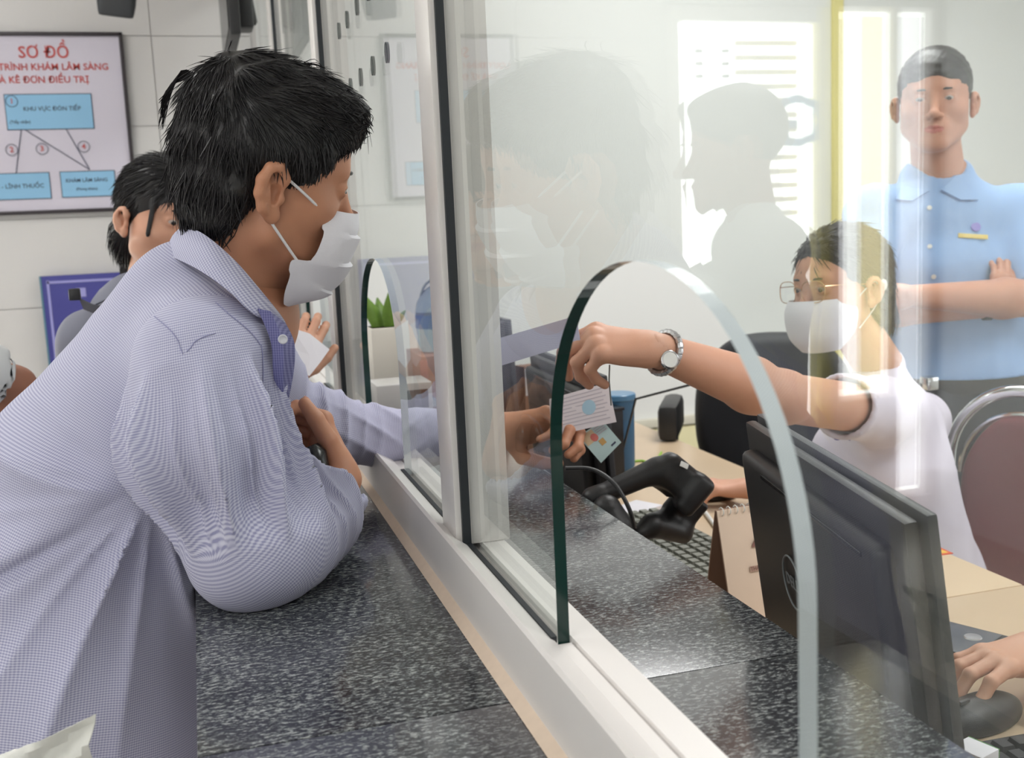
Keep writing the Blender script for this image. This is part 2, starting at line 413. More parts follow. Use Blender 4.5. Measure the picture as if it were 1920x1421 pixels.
# ------------------------------------------------------------------ smooth implicit surfaces for bodies and cloth
A3 = lambda p: np.asarray(p, dtype=np.float32)
def rc(a, b, ra, rb, side=None, fl=1.0):
    a, b = A3(a), A3(b); ab = b-a; L = float(ab @ ab)+1e-12
    sd = A3(side)/np.linalg.norm(side) if side is not None else None
    def f(P):
        t = np.clip((P-a) @ ab/L, 0, 1); q = P-(a+t[:, None]*ab); r = ra+(rb-ra)*t
        if sd is not None:
            s = q @ sd; q = q+np.outer(s*(1/fl-1), sd)
        return np.sqrt((q*q).sum(1))-r
    return f
def el(c, r, R=None):
    c, r = A3(c), A3(r); R_ = None if R is None else A3(R)
    def f(P):
        q = P-c
        if R_ is not None: q = q @ R_            # columns of R are the local axes
        u = q/r; k0 = np.sqrt((u*u).sum(1))+1e-9; v = u/r; k1 = np.sqrt((v*v).sum(1))+1e-9
        return k0*(k0-1)/k1
    return f
def bx(c, hs, R=None, rad=0.0):
    c, hs = A3(c), A3(hs); R_ = None if R is None else A3(R)
    def f(P):
        q = P-c
        if R_ is not None: q = q @ R_
        d = np.abs(q)-hs+rad; return np.sqrt((np.maximum(d, 0)**2).sum(1))+np.minimum(d.max(1), 0)-rad
    return f
def chain(pts, rs, side=None, fl=1.0):
    fs = [rc(pts[i], pts[i+1], rs[i], rs[i+1], side, fl) for i in range(len(pts)-1)]
    def f(P):
        d = fs[0](P)
        for g in fs[1:]: d = smin(d, g(P), .012)
        return d
    return f
def smin(a, b, k):
    if k <= 0: return np.minimum(a, b)
    h = np.maximum(k-np.abs(a-b), 0)/k; return np.minimum(a, b)-h*h*k*.25
def smax(a, b, k): return -smin(-a, -b, k)
def build(ops):
    def f(P):
        d = None
        for op, g, k in ops:
            if op == 'd': d = g(P, d); continue
            v = g(P)
            if d is None: d = v
            elif op == 'u': d = smin(d, v, k)
            elif op == 's': d = smax(d, -v, k)
            elif op == 'i': d = smax(d, v, k)
        return d
    return f
def inframe(f, O, R):
    """evaluate f given in a local frame (columns of R = local axes in the world)"""
    O, R = A3(O), A3(R)
    return lambda P: f((P-O) @ R)
EDG = [(0, 1), (2, 3), (4, 5), (6, 7), (0, 2), (1, 3), (4, 6), (5, 7), (0, 4), (1, 5), (2, 6), (3, 7)]
CO = np.array([(i & 1, (i >> 1) & 1, (i >> 2) & 1) for i in range(8)])
def surf(f, lo, hi, h, proj=True):
    lo = np.asarray(lo, float); hi = np.asarray(hi, float); C = 4
    n = (np.ceil((hi-lo)/(h*C)).astype(int))*C+1
    cn = (n-1)//C+1
    g = np.stack(np.meshgrid(*[np.arange(c) for c in cn], indexing='ij'), -1).reshape(-1, 3)
    cd = f((lo+g*h*C).astype(np.float32)).reshape(cn)
    # blocks near the surface
    near = np.abs(cd) < h*C*2.2
    blk = np.zeros(cn-1, bool)
    for c in CO: blk |= near[c[0]:cn[0]-1+c[0], c[1]:cn[1]-1+c[1], c[2]:cn[2]-1+c[2]]
    val = np.repeat(np.repeat(np.repeat(cd, C, 0), C, 1), C, 2)[:n[0], :n[1], :n[2]].astype(np.float32)
    mask = np.zeros(n, bool)
    for b in np.argwhere(blk): mask[b[0]*C:b[0]*C+C+1, b[1]*C:b[1]*C+C+1, b[2]*C:b[2]*C+C+1] = True
    idx = np.argwhere(mask)
    out = np.empty(len(idx), np.float32)
    for s in range(0, len(idx), 400000): out[s:s+400000] = f((lo+idx[s:s+400000]*h).astype(np.float32))
    val[mask] = out
    ins = val < 0
    cnt = sum(ins[c[0]:n[0]-1+c[0], c[1]:n[1]-1+c[1], c[2]:n[2]-1+c[2]].astype(np.int8) for c in CO)
    mb = mask[:-1, :-1, :-1]
    act = (cnt > 0) & (cnt < 8)
    ci = np.argwhere(act)
    if not len(ci): return np.zeros((0, 3)), np.zeros((0, 4), int)
    cv = np.stack([val[ci[:, 0]+c[0], ci[:, 1]+c[1], ci[:, 2]+c[2]] for c in CO], 1)
    acc = np.zeros((len(ci), 3)); nn = np.zeros(len(ci))
    for a, b in EDG:
        va, vb = cv[:, a], cv[:, b]; m = (va < 0) != (vb < 0)
        t = np.where(m, va/(va-vb+1e-20), 0)
        acc += np.where(m[:, None], CO[a]+(CO[b]-CO[a])*t[:, None], 0); nn += m
    V = lo+(ci+acc/nn[:, None])*h
    vid = -np.ones(act.shape, int); vid[act] = np.arange(len(ci))
    Q = []
    for ax in range(3):
        o = [0, 0, 0]; o[ax] = 1; u, v = (ax+1) % 3, (ax+2) % 3
        A = ins[:n[0]-o[0], :n[1]-o[1], :n[2]-o[2]]; B = ins[o[0]:, o[1]:, o[2]:]
        e = np.argwhere(A != B); e = e[(e[:, u] > 0) & (e[:, v] > 0) & (e[:, u] < n[u]-1) & (e[:, v] < n[v]-1)]
        if not len(e): continue
        fl = A[e[:, 0], e[:, 1], e[:, 2]]
        q = []
        for du, dv in ((1, 1), (0, 1), (0, 0), (1, 0)):
            k = e.copy(); k[:, u] -= du; k[:, v] -= dv; q.append(vid[k[:, 0], k[:, 1], k[:, 2]])
        q = np.stack(q, 1); q = q[(q >= 0).all(1)] if False else q
        q[~fl] = q[~fl][:, ::-1]; Q.append(q[(q >= 0).all(1)])
    Q = np.concatenate(Q)
    if proj:
        d, N = grad(f, V, h*.5); V = V-N*np.clip(d, -h, h)[:, None]
    return V, Q
def grad(f, V, e):
    P = V.astype(np.float32); d = f(P)
    g = np.stack([f(P+np.eye(3, dtype=np.float32)[i]*e)-f(P-np.eye(3, dtype=np.float32)[i]*e) for i in range(3)], 1)
    return d, g/(np.linalg.norm(g, axis=1)[:, None]+1e-9)
def smesh(name, parts, mats, parent=None, label=None, matfn=None, uvfn=None, world=True, keep=None):
    """parts: list of (V, Q)"""
    Vs = []; Qs = []; o = 0
    for V, Q in parts: Vs.append(V); Qs.append(Q+o); o += len(V)
    V = np.concatenate(Vs); Q = np.concatenate(Qs)
    c = V[Q].mean(1)
    if keep is not None: Q = Q[keep(c)]; c = V[Q].mean(1)
    me = bpy.data.meshes.new(name)
    me.vertices.add(len(V)); me.vertices.foreach_set('co', V.astype(np.float32).ravel())
    me.loops.add(Q.size); me.loops.foreach_set('vertex_index', Q.astype(np.int32).ravel())
    me.polygons.add(len(Q)); me.polygons.foreach_set('loop_start', np.arange(0, Q.size, 4, dtype=np.int32)); me.polygons.foreach_set('loop_total', np.full(len(Q), 4, np.int32))
    me.polygons.foreach_set('use_smooth', np.ones(len(Q), bool))
    for m in mats: me.materials.append(m)
    if matfn is not None: me.polygons.foreach_set('material_index', matfn(c).astype(np.int32))
    if uvfn is not None:
        a = me.attributes.new('cloth', 'FLOAT_VECTOR', 'POINT'); uv = uvfn(V)
        a.data.foreach_set('vector', np.concatenate([uv, np.zeros((len(V), 1))], 1).astype(np.float32).ravel())
    me.update(calc_edges=True); me.validate()
    ob = bpy.data.objects.new(name, me); COL.objects.link(ob); setp(ob, parent, world)
    if label: ob['label'] = label
    return ob
def nrm(v): v = np.asarray(v, float); return v/np.linalg.norm(v)
def frame(Y, Z):
    """columns X, Y, Z with Y kept and Z made perpendicular"""
    Y = nrm(Y); Z = np.asarray(Z, float); Z = nrm(Z-Y*(Z @ Y)); return np.stack([np.cross(Y, Z), Y, Z], 1)
def wr(P, seed, sc, amp):
    """soft random undulation"""
    rg = np.random.RandomState(seed); d = 0
    for i in range(5):
        k = rg.normal(size=3)*sc; d = d+np.sin(P @ k.astype(np.float32)+rg.rand()*6.28)/(1+.4*i)
    return d*amp/2.5
def ridge(x): return (1-np.abs(np.sin(x)))**1.6

# ---------------- the head, in its own frame: X to the person's left... (symmetric), Y forward, Z up, origin between the eyes
def head_ops(wide=1.0, jaw=1.0, nose=1.0, slit=.0042, ears=True, nl=0, es=1.0):
    o = [('u', el((0, -.012, .033), (.075*wide, .094, .083)), 0),
         ('u', el((0, .028, .028), (.062*wide, .055, .056)), .03),
         ('u', el((0, .033, -.035), (.058*wide, .050, .064)), .03)]
    for s in (-1, 1):
        o += [('u', rc((s*.053*wide*jaw, .002, -.058), (s*.016*jaw, .070, -.100), .019, .017), .03),
              ('u', el((s*.041*wide, .050, -.027), (.023, .022, .018)), .02),
              ('u', el((s*.046*wide, .018, -.022), (.024, .038, .036)), .02)]
    o += [('u', el((0, .071, -.100), (.025*jaw, .018, .016)), .015),
          ('u', el((0, .074, -.066), (.030, .020, .022)), .02),
          ('u', rc((-.034, .073, .019), (.034, .073, .019), .010, .010), .015)]
    for s in (-1, 1): o.append(('s', el((s*.031, .098, .001), (.018, .014, .011)), .010))
    o += [('u', rc((0, .082+nl*.4, .004), (0, .102+nl, -.034), .0075, .0095), .012),
          ('u', el((0, .105+nl, -.038), (.0105*nose, .0095, .0085)), .008)]
    for s in (-1, 1):
        o += [('u', el((s*.0125*nose, .095+nl, -.041), (.0075, .009, .0065)), .006),
              ('s', el((s*.006, .100+nl, -.0475), (.004, .004, .003)), .003),
              ('u', el((s*.031, .0725, .0), (.0150, .0140, .0135)), .004),
              ('s', el((s*.031, .089, -.001), (.0135, .012, slit)), .0015)]
    o += [('u', rc((-.020, .084, -.0655), (0, .0925, -.0635), .0035, .0050), .004),
          ('u', rc((.020, .084, -.0655), (0, .0925, -.0635), .0035, .0050), .004),
          ('u', rc((-.014, .086, -.0745), (.014, .086, -.0745), .0055, .0055), .005),
          ('s', rc((-.021, .092, -.0688), (.021, .092, -.0688), .0012, .0012), .003)]
    if ears:
        for s in (-1, 1): o += ear_ops(s, wide, es)
    return o
def ear_ops(s, wide, es=1.0):
    x = s*.077*wide
    def E(a, b, out=0.0): return (x+s*(.004+max(0, -a)*.25+out*.8), -.004+a*.76*es, -.012+b*.92*es)
    o = [('u', el(E(-.004, .002), (.0070, .0135, .026)), .006),
         ('u', el(E(.002, -.026), (.0055, .009, .010)), .005)]
    hp = [E(.010, .004, .002), E(.013, .018, .002), (E(.004, .030, .003)), E(-.010, .028, .005), E(-.020, .014, .007), E(-.021, -.002, .006), E(-.014, -.018, .004), E(-.004, -.029, .001)]
    o.append(('u', chain(hp, [.0028, .0036, .0040, .0040, .0040, .0036, .0036, .0040]), .002))
    o.append(('s', el(E(.001, .0, .0075), (.0065, .0070, .0120)), .003))
    o.append(('s', el(E(-.004, .018, .0075), (.0045, .0072, .0075)), .003))
    o.append(('u', el(E(.011, -.006, .001), (.004, .0045, .006)), .003))
    o.append(('u', chain([E(-.012, .014, .003), E(-.012, -.004, .004), E(-.006, -.016, .002)], [.003, .003, .003]), .003))
    return o
def eyes(O, R, parent, iris=(48, 30, 22)):
    for s in (-1, 1):
        M = Matrix([[*R[0], 0], [*R[1], 0], [*R[2], 0], [0, 0, 0, 1]]); M = Matrix.Translation(Vector(O)) @ M
        e = MB().ellip((s*.031, .0735, .0), (.0122, .0122, .0122), M_eye, 20, M).ellip((s*.031, .0785, -.0015), (.0080, .0078, .0080), M_iris, 14, M)
        e.obj('eye', parent, world=True)
        b = MB().tube([(s*.014, .0865, .0175), (s*.024, .089, .0195), (s*.036, .084, .0195), (s*.048, .071, .0145)], [.0016, .0026, .0024, .0008], M_hair, 8, M)
        b.obj('eyebrow', parent, world=True)
# ---------------- hands: origin at the wrist, Y to the fingers, Z out of the back of the hand, X to the thumb side
FL = [(.042, .026, .020), (.046, .029, .021), (.042, .027, .021), (.033, .020, .018)]
FB = [(.026, .086, 0), (.009, .091, .002), (-.009, .087, 0), (-.025, .078, -.003)]
def hand_ops(curl, spread=(8, 2, -4, -10), thumb=((.5, .72, -.45), (.35, .85, -.45), (.2, .9, -.4)), sc=1.0, fat=1.0, mirror=False, stub=None):
    """curl: per finger (deg, deg, deg); thumb: three directions"""
    mx = -1 if mirror else 1
    q = lambda p: (np.asarray(p, float)*(mx, 1, 1)*sc)
    ops = [('u', rc(q((0, -.05, 0)), q((0, .004, 0)), .022*sc, .021*sc, (1, 0, 0), 1.18), 0)] if stub is None else [('u', rc(np.asarray(stub)*.05, (0, 0, 0), .0238*sc, .0222*sc), 0), ('u', rc((0, 0, 0), q((0, .02, 0)), .0215*sc, .019*sc, (1, 0, 0), 1.15), .01)]
    for (x, y, z) in FB: ops.append(('u', rc(q((x*.55, .014, -.002)), q((x, y, z-.002)), .0150*sc*fat, .0100*sc*fat), .014*sc))
    ops.append(('u', el(q((.004, .048, -.010)), np.array([.032, .036, .012])*sc), .01*sc))
    tips = []
    fing = []
    for i in range(4):
        p = np.array(FB[i], float); a = 0; sp = math.radians(spread[i]); r = [.0098, .0088, .0080, .0068] if i < 3 else [.0085, .0076, .0068, .0060]
        pts = [p]
        for L, c in zip(FL[i], curl[i]):
            a += math.radians(c); d = np.array([math.sin(sp)*math.cos(a), math.cos(sp)*math.cos(a), -math.sin(a)]); p = p+d*L; pts.append(p)
        fing.append(([q(v) for v in pts], [v*sc*fat for v in r])); tips.append(q(pts[-1]))
    tp = [np.array([.012, .012, -.006]), ]
    p = tp[0]
    for d, L in zip(thumb, (.044, .034, .026)): p = p+nrm(d)*L; tp.append(p)
    fing.append(([q(v) for v in tp], [.0155*sc*fat, .0120*sc*fat, .0105*sc*fat, .0080*sc*fat]))
    fs = [chainh(*g) for g in fing]
    def allf(P):
        d = fs[0](P)
        for g in fs[1:]: d = smin(d, g(P), .0015)
        return d
    ops.append(('u', allf, .009*sc))
    return ops, tips+[q(tp[-1])], fing
def chainh(pts, rs):
    fs = [rc(pts[i], pts[i+1], rs[i], rs[i+1]) for i in range(len(pts)-1)]
    def f(P):
        d = fs[0](P)
        for g in fs[1:]: d = smin(d, g(P), .003)
        return d
    return f
def nail_parts(mb, fing, O, R, sc, m, mirror=False):
    """small nail plates on the back of each finger tip"""
    for pts, rs in fing:
        a, b = np.array(pts[-2]), np.array(pts[-1]); d = nrm(b-a); up = np.array([0, 0, 1.0]); up = nrm(up-d*(up @ d)) if abs(d[2]) < .97 else np.array([0, 1., 0])
        c = b+up*rs[-1]*.62+d*.001; X = np.cross(d, up)
        M = Matrix([[*R[0], 0], [*R[1], 0], [*R[2], 0], [0, 0, 0, 1]]); M = Matrix.Translation(Vector(O)) @ M
        L = Matrix([[X[0], d[0], up[0], c[0]], [X[1], d[1], up[1], c[1]], [X[2], d[2], up[2], c[2]], [0, 0, 0, 1]])
        mb.ellip((0, 0, 0), (rs[-1]*.72, rs[-1]*.95, rs[-1]*.42), m, 10, M @ L)
def bbox(pts, pad): pts = np.asarray(pts, float); return pts.min(0)-pad, pts.max(0)+pad
def hand_surf(O, R, ops, sc, h=.0019, extra=None):
    f = inframe(build(ops), O, R)
    c = np.array([[x, y, z] for x in (-.075, .08) for y in (-.03, .19) for z in (-.10, .05)])*sc
    wpts = c @ np.asarray(R).T+O
    # tighten: coarse evaluation
    lo, hi = wpts.min(0), wpts.max(0)
    return surf(f, lo, hi, h)

# ---------------- cloth coordinates: length along and distance around a chain of bones
def cyl_uv(pts, rad, ref):
    pts = [np.asarray(p, float) for p in pts]; seg = [(pts[i], pts[i+1]) for i in range(len(pts)-1)]
    Ls = np.cumsum([0]+[np.linalg.norm(b-a) for a, b in seg])
    def f(V):
        Ws = np.zeros(len(V)); U = np.zeros(len(V)); T = np.zeros(len(V)); D = []
        for i, (a, b) in enumerate(seg):
            ab = b-a; L = np.linalg.norm(ab); d = ab/L
            t = (V-a) @ d; tc = np.clip(t, 0 if i else -9, L if i < len(seg)-1 else 9); q = V-a-tc[:, None]*d; r = np.linalg.norm(q, axis=1)
            q = V-a-t[:, None]*d
            rf = nrm(np.asarray(ref, float)-d*(np.asarray(ref, float) @ d)); s = np.cross(d, rf)
            D.append((r, Ls[i]+t, np.arctan2(q @ s, q @ rf)*rad))
        rm = np.min([x[0] for x in D], 0)
        for r, u, t in D:
            w = np.exp(-((r-rm)/.02)); Ws += w; U += w*u; T += w*t
        return np.stack([U/Ws, T/Ws], 1)
    return f
def cloth_mat(name, base, line, period=.0030, rough=.85, strength=1.0, mode='check'):
    m = bpy.data.materials.new(name); m.use_nodes = True; nt = m.node_tree; b = nt.nodes['Principled BSDF']
    b.inputs['Roughness'].default_value = rough; b.inputs['Sheen Weight'].default_value = .15; b.inputs['Specular IOR Level'].default_value = .25
    at = nt.nodes.new('ShaderNodeAttribute'); at.attribute_name = 'cloth'
    sx = nt.nodes.new('ShaderNodeSeparateXYZ'); nt.links.new(at.outputs['Vector'], sx.inputs[0])
    def mth(op, a, b_=None):
        n = nt.nodes.new('ShaderNodeMath'); n.operation = op
        for i, x in enumerate((a, b_)):
            if x is None: continue
            if isinstance(x, (int, float)): n.inputs[i].default_value = x
            else: nt.links.new(x, n.inputs[i])
        return n.outputs[0]
    def stripe(s, per, th):
        return mth('MULTIPLY', mth('ADD', mth('SINE', mth('MULTIPLY', s, 2*PI/per)), 1.0), .5)
    a = stripe(sx.outputs[0], period, .5); c = stripe(sx.outputs[1], period, .5)
    v = mth('MULTIPLY', mth('ADD', mth('MULTIPLY', a, .6), mth('MULTIPLY', c, .4)), strength)
    v = mth('MULTIPLY', mth('POWER', v, 1.6), 1.5)
    n = nt.nodes.new('ShaderNodeMath'); n.operation = 'MINIMUM'; nt.links.new(v, n.inputs[0]); n.inputs[1].default_value = 1
    mx = nt.nodes.new('ShaderNodeMix'); mx.data_type = 'RGBA'; mx.inputs['A'].default_value = (*lin(base), 1); mx.inputs['B'].default_value = (*lin(line), 1)
    nt.links.new(n.outputs[0], mx.inputs['Factor']); nt.links.new(mx.outputs['Result'], b.inputs['Base Color'])
    return m

M_skin_m = mat('tanned_skin', (190, 134, 104), .5, noise=.06, nscale=25, bump=.10, bscale=700, sss=.12)
M_skin_f = mat('fair_skin', (206, 154, 128), .5, noise=.04, nscale=25, bump=.08, bscale=700, sss=.12)
M_skin_r = mat('warm_skin', (196, 142, 118), .5, noise=.05, nscale=25, sss=.1)
M_lip = mat('lip', (186, 108, 98), .4)
M_eye = mat('eye_white', (176, 160, 152), .3)
M_iris = mat('dark_iris', (34, 22, 18), .08)
M_hair = mat('black_hair', (24, 22, 23), .42, noise=.5, nscale=60)
M_hairs = mat('black_hair_strands', (33, 31, 33), .46, spec=.4)
M_nail = mat('finger_nail', (214, 160, 140), .25)
M_mask = mat('white_mask_fabric', (228, 226, 232), .8, bump=.25, bscale=1600)
M_loop = mat('white_elastic', (232, 230, 232), .7)

def tail_field(O, R, target):
    """hair drawn back towards a tie"""
    O_, R_ = np.asarray(O, float), np.asarray(R, float)
    def f(P, N):
        q = (P-O_) @ R_; d = np.array(target)-q; l = np.linalg.norm(d, axis=1)[:, None]; d = d/(l+1e-6)
        tail = (q[:, 2] < target[2]+.01) & (q[:, 1] < -.06)
        d[tail] = np.array([0, .02, -1.0]); d[:, 2] -= .15
        return d @ R_.T
    return f
def strands(name, f, V, N, dirfn, n, length, rad, parent, seed=1, lift=.25, segs=5, mat_=None, sel=None, wob=.15, jit=.35, lenf=None):
    """locks of hair grown from surface points, following a direction field"""
    rg = np.random.RandomState(seed)
    idx = np.arange(len(V)) if sel is None else np.nonzero(sel(V))[0]
    k = rg.choice(idx, n); P = V[k].copy(); Nn = N[k]
    D = dirfn(P, Nn)+rg.normal(size=(n, 3))*jit*.3
    D -= Nn*(D*Nn).sum(1)[:, None]; D /= np.linalg.norm(D, axis=1)[:, None]+1e-9
    L = length*(.6+.7*rg.rand(n))*(lenf(P) if lenf else 1); pts = [P-Nn*.002]
    cur = P-Nn*.002; dirv = D+Nn*lift*rg.rand(n)[:, None]
    W_ = rg.normal(size=(n, 3))*wob
    for i in range(segs):
        t = (i+1)/segs
        D2 = dirfn(cur, Nn); D2 -= Nn*(D2*Nn).sum(1)[:, None]; D2 /= np.linalg.norm(D2, axis=1)[:, None]+1e-9
        dirv = dirv*.6+D2*.4+W_*.25-Nn*.12*t
        dirv /= np.linalg.norm(dirv, axis=1)[:, None]
        cur = cur+dirv*(L/segs)[:, None]
        d, g = grad(f, cur, .002); push = np.maximum(.0004-d, 0)*.9; cur = cur+g*push[:, None]
        pts.append(cur.copy())
    pts = np.stack(pts, 1)   # n, s+1, 3
    S1 = segs+1; ang = 2*PI*np.arange(3)/3
    T = np.gradient(pts, axis=1); T /= np.linalg.norm(T, axis=2)[..., None]+1e-9
    U = np.cross(T, Nn[:, None, :]); U /= np.linalg.norm(U, axis=2)[..., None]+1e-9; Wv = np.cross(T, U)
    rr = rad*(.6+.8*rg.rand(n))[:, None]*np.array([.7, 1, 1, .9, .7, .12, .1][:S1] if S1 <= 7 else np.linspace(1, .1, S1))[None, :]
    ring = pts[:, :, None, :]+rr[:, :, None, None]*(np.cos(ang)[None, None, :, None]*U[:, :, None, :]*1.6+np.sin(ang)[None, None, :, None]*Wv[:, :, None, :])
    Vv = ring.reshape(-1, 3); b = (np.arange(n)*S1*3)[:, None, None]; s = (np.arange(segs)*3)[None, :, None]; a = np.arange(3)[None, None, :]; a2 = (a+1) % 3
    Q = np.stack([b+s+a, b+s+a2, b+s+3+a2, b+s+3+a], -1).reshape(-1, 4)
    return smesh(name, [(Vv, Q)], [mat_ or M_hairs], parent)
def loft(rows, m, parent, name, thick=.0012, close=False, label=None):
    """rows of points -> a thin solid sheet (offset both ways along its normals)"""
    Rr = np.asarray(rows, float); a, b = Rr.shape[:2]
    du = np.gradient(Rr, axis=0); dv = np.gradient(Rr, axis=1); N = np.cross(du, dv); N /= np.linalg.norm(N, axis=2)[..., None]+1e-12
    V = np.concatenate([(Rr+N*thick/2).reshape(-1, 3), (Rr-N*thick/2).reshape(-1, 3)]); o = a*b; F = []
    for i in range(a-1):
        for j in range(b-1):
            p = i*b+j; F.append((p, p+1, p+b+1, p+b)); F.append((o+p, o+p+b, o+p+b+1, o+p+1))
    for i in range(a-1):
        for j in (0, b-1): p = i*b+j; F.append((p, p+b, o+p+b, o+p))
    for j in range(b-1):
        for i in (0, a-1): p = i*b+j; F.append((p, p+1, o+p+1, o+p))
    mb = MB(); mb.add([tuple(v) for v in V], F, m, True)
    return mb.obj(name, parent, label=label, world=True)
def spl(pts, n):
    """smooth curve through points"""
    P = np.asarray(pts, float); t = np.linspace(0, len(P)-1, n); out = []
    for x in t:
        i = min(int(x), len(P)-2); u = x-i; p0 = P[max(i-1, 0)]; p1 = P[i]; p2 = P[i+1]; p3 = P[min(i+2, len(P)-1)]
        out.append(.5*((2*p1)+(-p0+p2)*u+(2*p0-5*p1+4*p2-p3)*u*u+(-p0+3*p1-3*p2+p3)*u**3))
    return np.array(out)
def mask_part(O, R, front, edge, xw, parent, m, pleats=0, name='face_mask', bulge=1.0, rows=36, cols=41, asym=None, label=None):
    fr = spl(front, rows); ed = spl(edge, rows); xs = spl([(x, 0) for x in xw], rows)[:, 0]
    G = []
    for i in range(rows):
        row = []
        for s in np.linspace(-1, 1, cols):
            a = s*PI/2; c = max(0, math.cos(a))**(.75*bulge)
            y = ed[i][0]+(fr[i][0]-ed[i][0])*c; z = ed[i][1]+(fr[i][1]-ed[i][1])*c
            x = xs[i]*math.sin(a)
            if pleats:
                ph = (i/rows*pleats) % 1.0; y += (.0060*(1-ph)-.0025)*(.35+.65*c)
                y += .0022*math.sin(s*9+i*.45)*(1-c)
            row.append(np.asarray(R) @ np.array([x, y, z])+O)
        G.append(row)
    return loft(G, m, parent, name, .0016, label=label)
def TUBE(name, pts, r, m, parent, n=8, label=None, world=True):
    return MB().tube([tuple(p) for p in pts], r, m, n).obj(name, parent, label=label, world=world)

# ------------------------------------------------------------------ people
def plane(p, n):
    p, n = A3(p), A3(nrm(n)); return lambda P: (P-p) @ n
def imax(*fs):
    def g(P):
        d = fs[0](P)
        for f in fs[1:]: d = np.maximum(d, f(P))
        return d
    return g
def tubef(a, b, ra, rb, ca=None, cb=None, side=None, fl=1, hollow=0, wall=.0035):
    """capsule cut square at chosen ends, optionally hollow at the far end"""
    a, b = np.asarray(a, float), np.asarray(b, float); d = nrm(b-a); f = rc(a-d*(.03 if ca else 0), b+d*(.03 if cb else 0), ra, rb, side, fl); L = [f]
    if ca: L.append(plane(a, -d))
    if cb: L.append(plane(b, d))
    g = imax(*L)
    if hollow:
        h = rc(b-d*hollow, b+d*.06, rb-wall, rb-wall, side, fl)
        return lambda P: np.maximum(g(P), -h(P))
    return g
CAMR, CAMU, CAMF = MR[0], MR[1], MR[2]
def wbox(V, pad=.02): V = np.asarray(V, float); return V.min(0)-pad, V.max(0)+pad
def head_surf(O, R, hops, neck_to, rn=.054, h=.0022, wide=1.0):
    n0 = np.asarray(O)+np.asarray(R) @ np.array([0, -.022, -.062])
    f = build([('u', inframe(build(hops), O, R), 0), ('u', rc(n0, neck_to, rn*.98, rn*1.08), .025)])
    c = np.array([[x, y, z] for x in (-.092, .092) for y in (-.112, .13) for z in (-.125, .125)]) @ np.asarray(R).T+O
    lo, hi = wbox(c, .004); nlo, nhi = wbox([n0, neck_to], rn*1.05); lo = np.minimum(lo, nlo); hi = np.maximum(hi, nhi)
    return f, surf(f, lo, hi, h)
def lipfn(O, R, base=0, lip=1, extra=None):
    O_, R_ = np.asarray(O, float), np.asarray(R, float)
    def g(c):
        q = (c-O_) @ R_
        m = (np.abs(q[:, 0]) < .021-.0*q[:, 0]) & (q[:, 1] > .084) & (np.abs(q[:, 2]+.070) < .0085*(1-(q[:, 0]/.024)**2)+.0005)
        return np.where(m, lip, base)
    return g
def hair_field(O, R, crown=(0, -.055, .09), down=.6, fwd=0.0):
    """strands run away from the crown, drawn down (and forward on top)"""
    O_, R_ = np.asarray(O, float), np.asarray(R, float)
    def f(P, N):
        q = (P-O_) @ R_; d = q-np.array(crown); d /= np.linalg.norm(d, axis=1)[:, None]+1e-6
        top = np.clip((q[:, 2]-.03)/.06, 0, 1)
        d = d+np.array([0, 0, -1.0])*down*(1-top)[:, None]+np.array([0, 1.0, 0])*fwd*top[:, None]
        return d @ R_.T
    return f

# ================= the man leaning on the counter =================
man = thing('person', 'man in a fine checked lilac shirt and white mask leaning on the granite counter', 'person', (-.55, 1.25, 0))
Z_ = np.array([0, 0, 1.0])
mF = nrm([.9778, .0881, -.1903]); mU = nrm(np.array([0, -.15, 1])-mF*(np.array([0, -.15, 1]) @ mF)); mX = np.cross(mF, mU)
mR = np.stack([mX, mF, mU], 1); mO = W(502.8, 328.6, 1.2244)
hops = head_ops(1.0, 1.05, 1.0, nl=-.006, slit=.003)
neckb = W(432, 600, 1.27)
hf, hs = head_surf(mO, mR, hops, neckb, .057, .0019)
# torso and limbs under the clothes
Sn = W(385, 655, 1.16); Sf = W(452, 645, 1.47); En = W(468, 1040, 1.165); Wn = W(633, 925, 1.37)
Ef = W(600, 800, 1.58); Wf = W(905, 812, 1.68)
spine = [W(425, 590, 1.29), W(340, 690, 1.29), W(200, 930, 1.29), W(110, 1250, 1.29), W(95, 1560, 1.29)]
sideY = (0, 1, 0)
hip = spine[4]; hl, hr = np.array([-.50, 1.26, .80]), np.array([-.50, 1.42, .80])
kn, kf = np.array([-.50, 1.24, .45]), np.array([-.58, 1.46, .45]); an, af = np.array([-.56, 1.22, .07]), np.array([-.66, 1.46, .07])
body = build([('u', rc(spine[0], neckb, .055, .056), 0), ('u', rc(Sn, Sf, .052, .052), .03), ('u', chain(spine, [.085, .095, .095, .10, .105], sideY, 1.3), .04),
              ('u', rc(Sn, En, .045, .036), .02), ('u', rc(En, Wn, .036, .024), .01), ('u', rc(Sf, Ef, .038, .024), .01), ('u', rc(Ef, Wf, .024, .022), .0),
              ('u', chain([hl, kn, an], [.085, .055, .04]), .03), ('u', chain([hr, kf, af], [.085, .055, .04]), .03)])
bs = surf(body, (-.80, .95, .02), (.12, 1.80, 1.42), .009)
# near hand: rests on the counter, thumb up, fingers curled round a black key case
nP = W(645, 900, 1.375)
hY = nrm(-.42*CAMR+.74*CAMU+.36*CAMF); hZ = nrm(.74*CAMR+.30*CAMU+.60*CAMF)
nR = frame(hY, hZ)
if nR[:, 0] @ CAMF > 0: NM = True
else: NM = False
nops, ntips, nf = hand_ops([(50, 55, 30), (60, 60, 30), (68, 60, 30), (74, 58, 30)], thumb=((.62, .76, -.20), (.42, .86, -.30), (.30, .90, -.35)), sc=.93, fat=1.1, mirror=NM, stub=nrm(En-nP) @ nR)
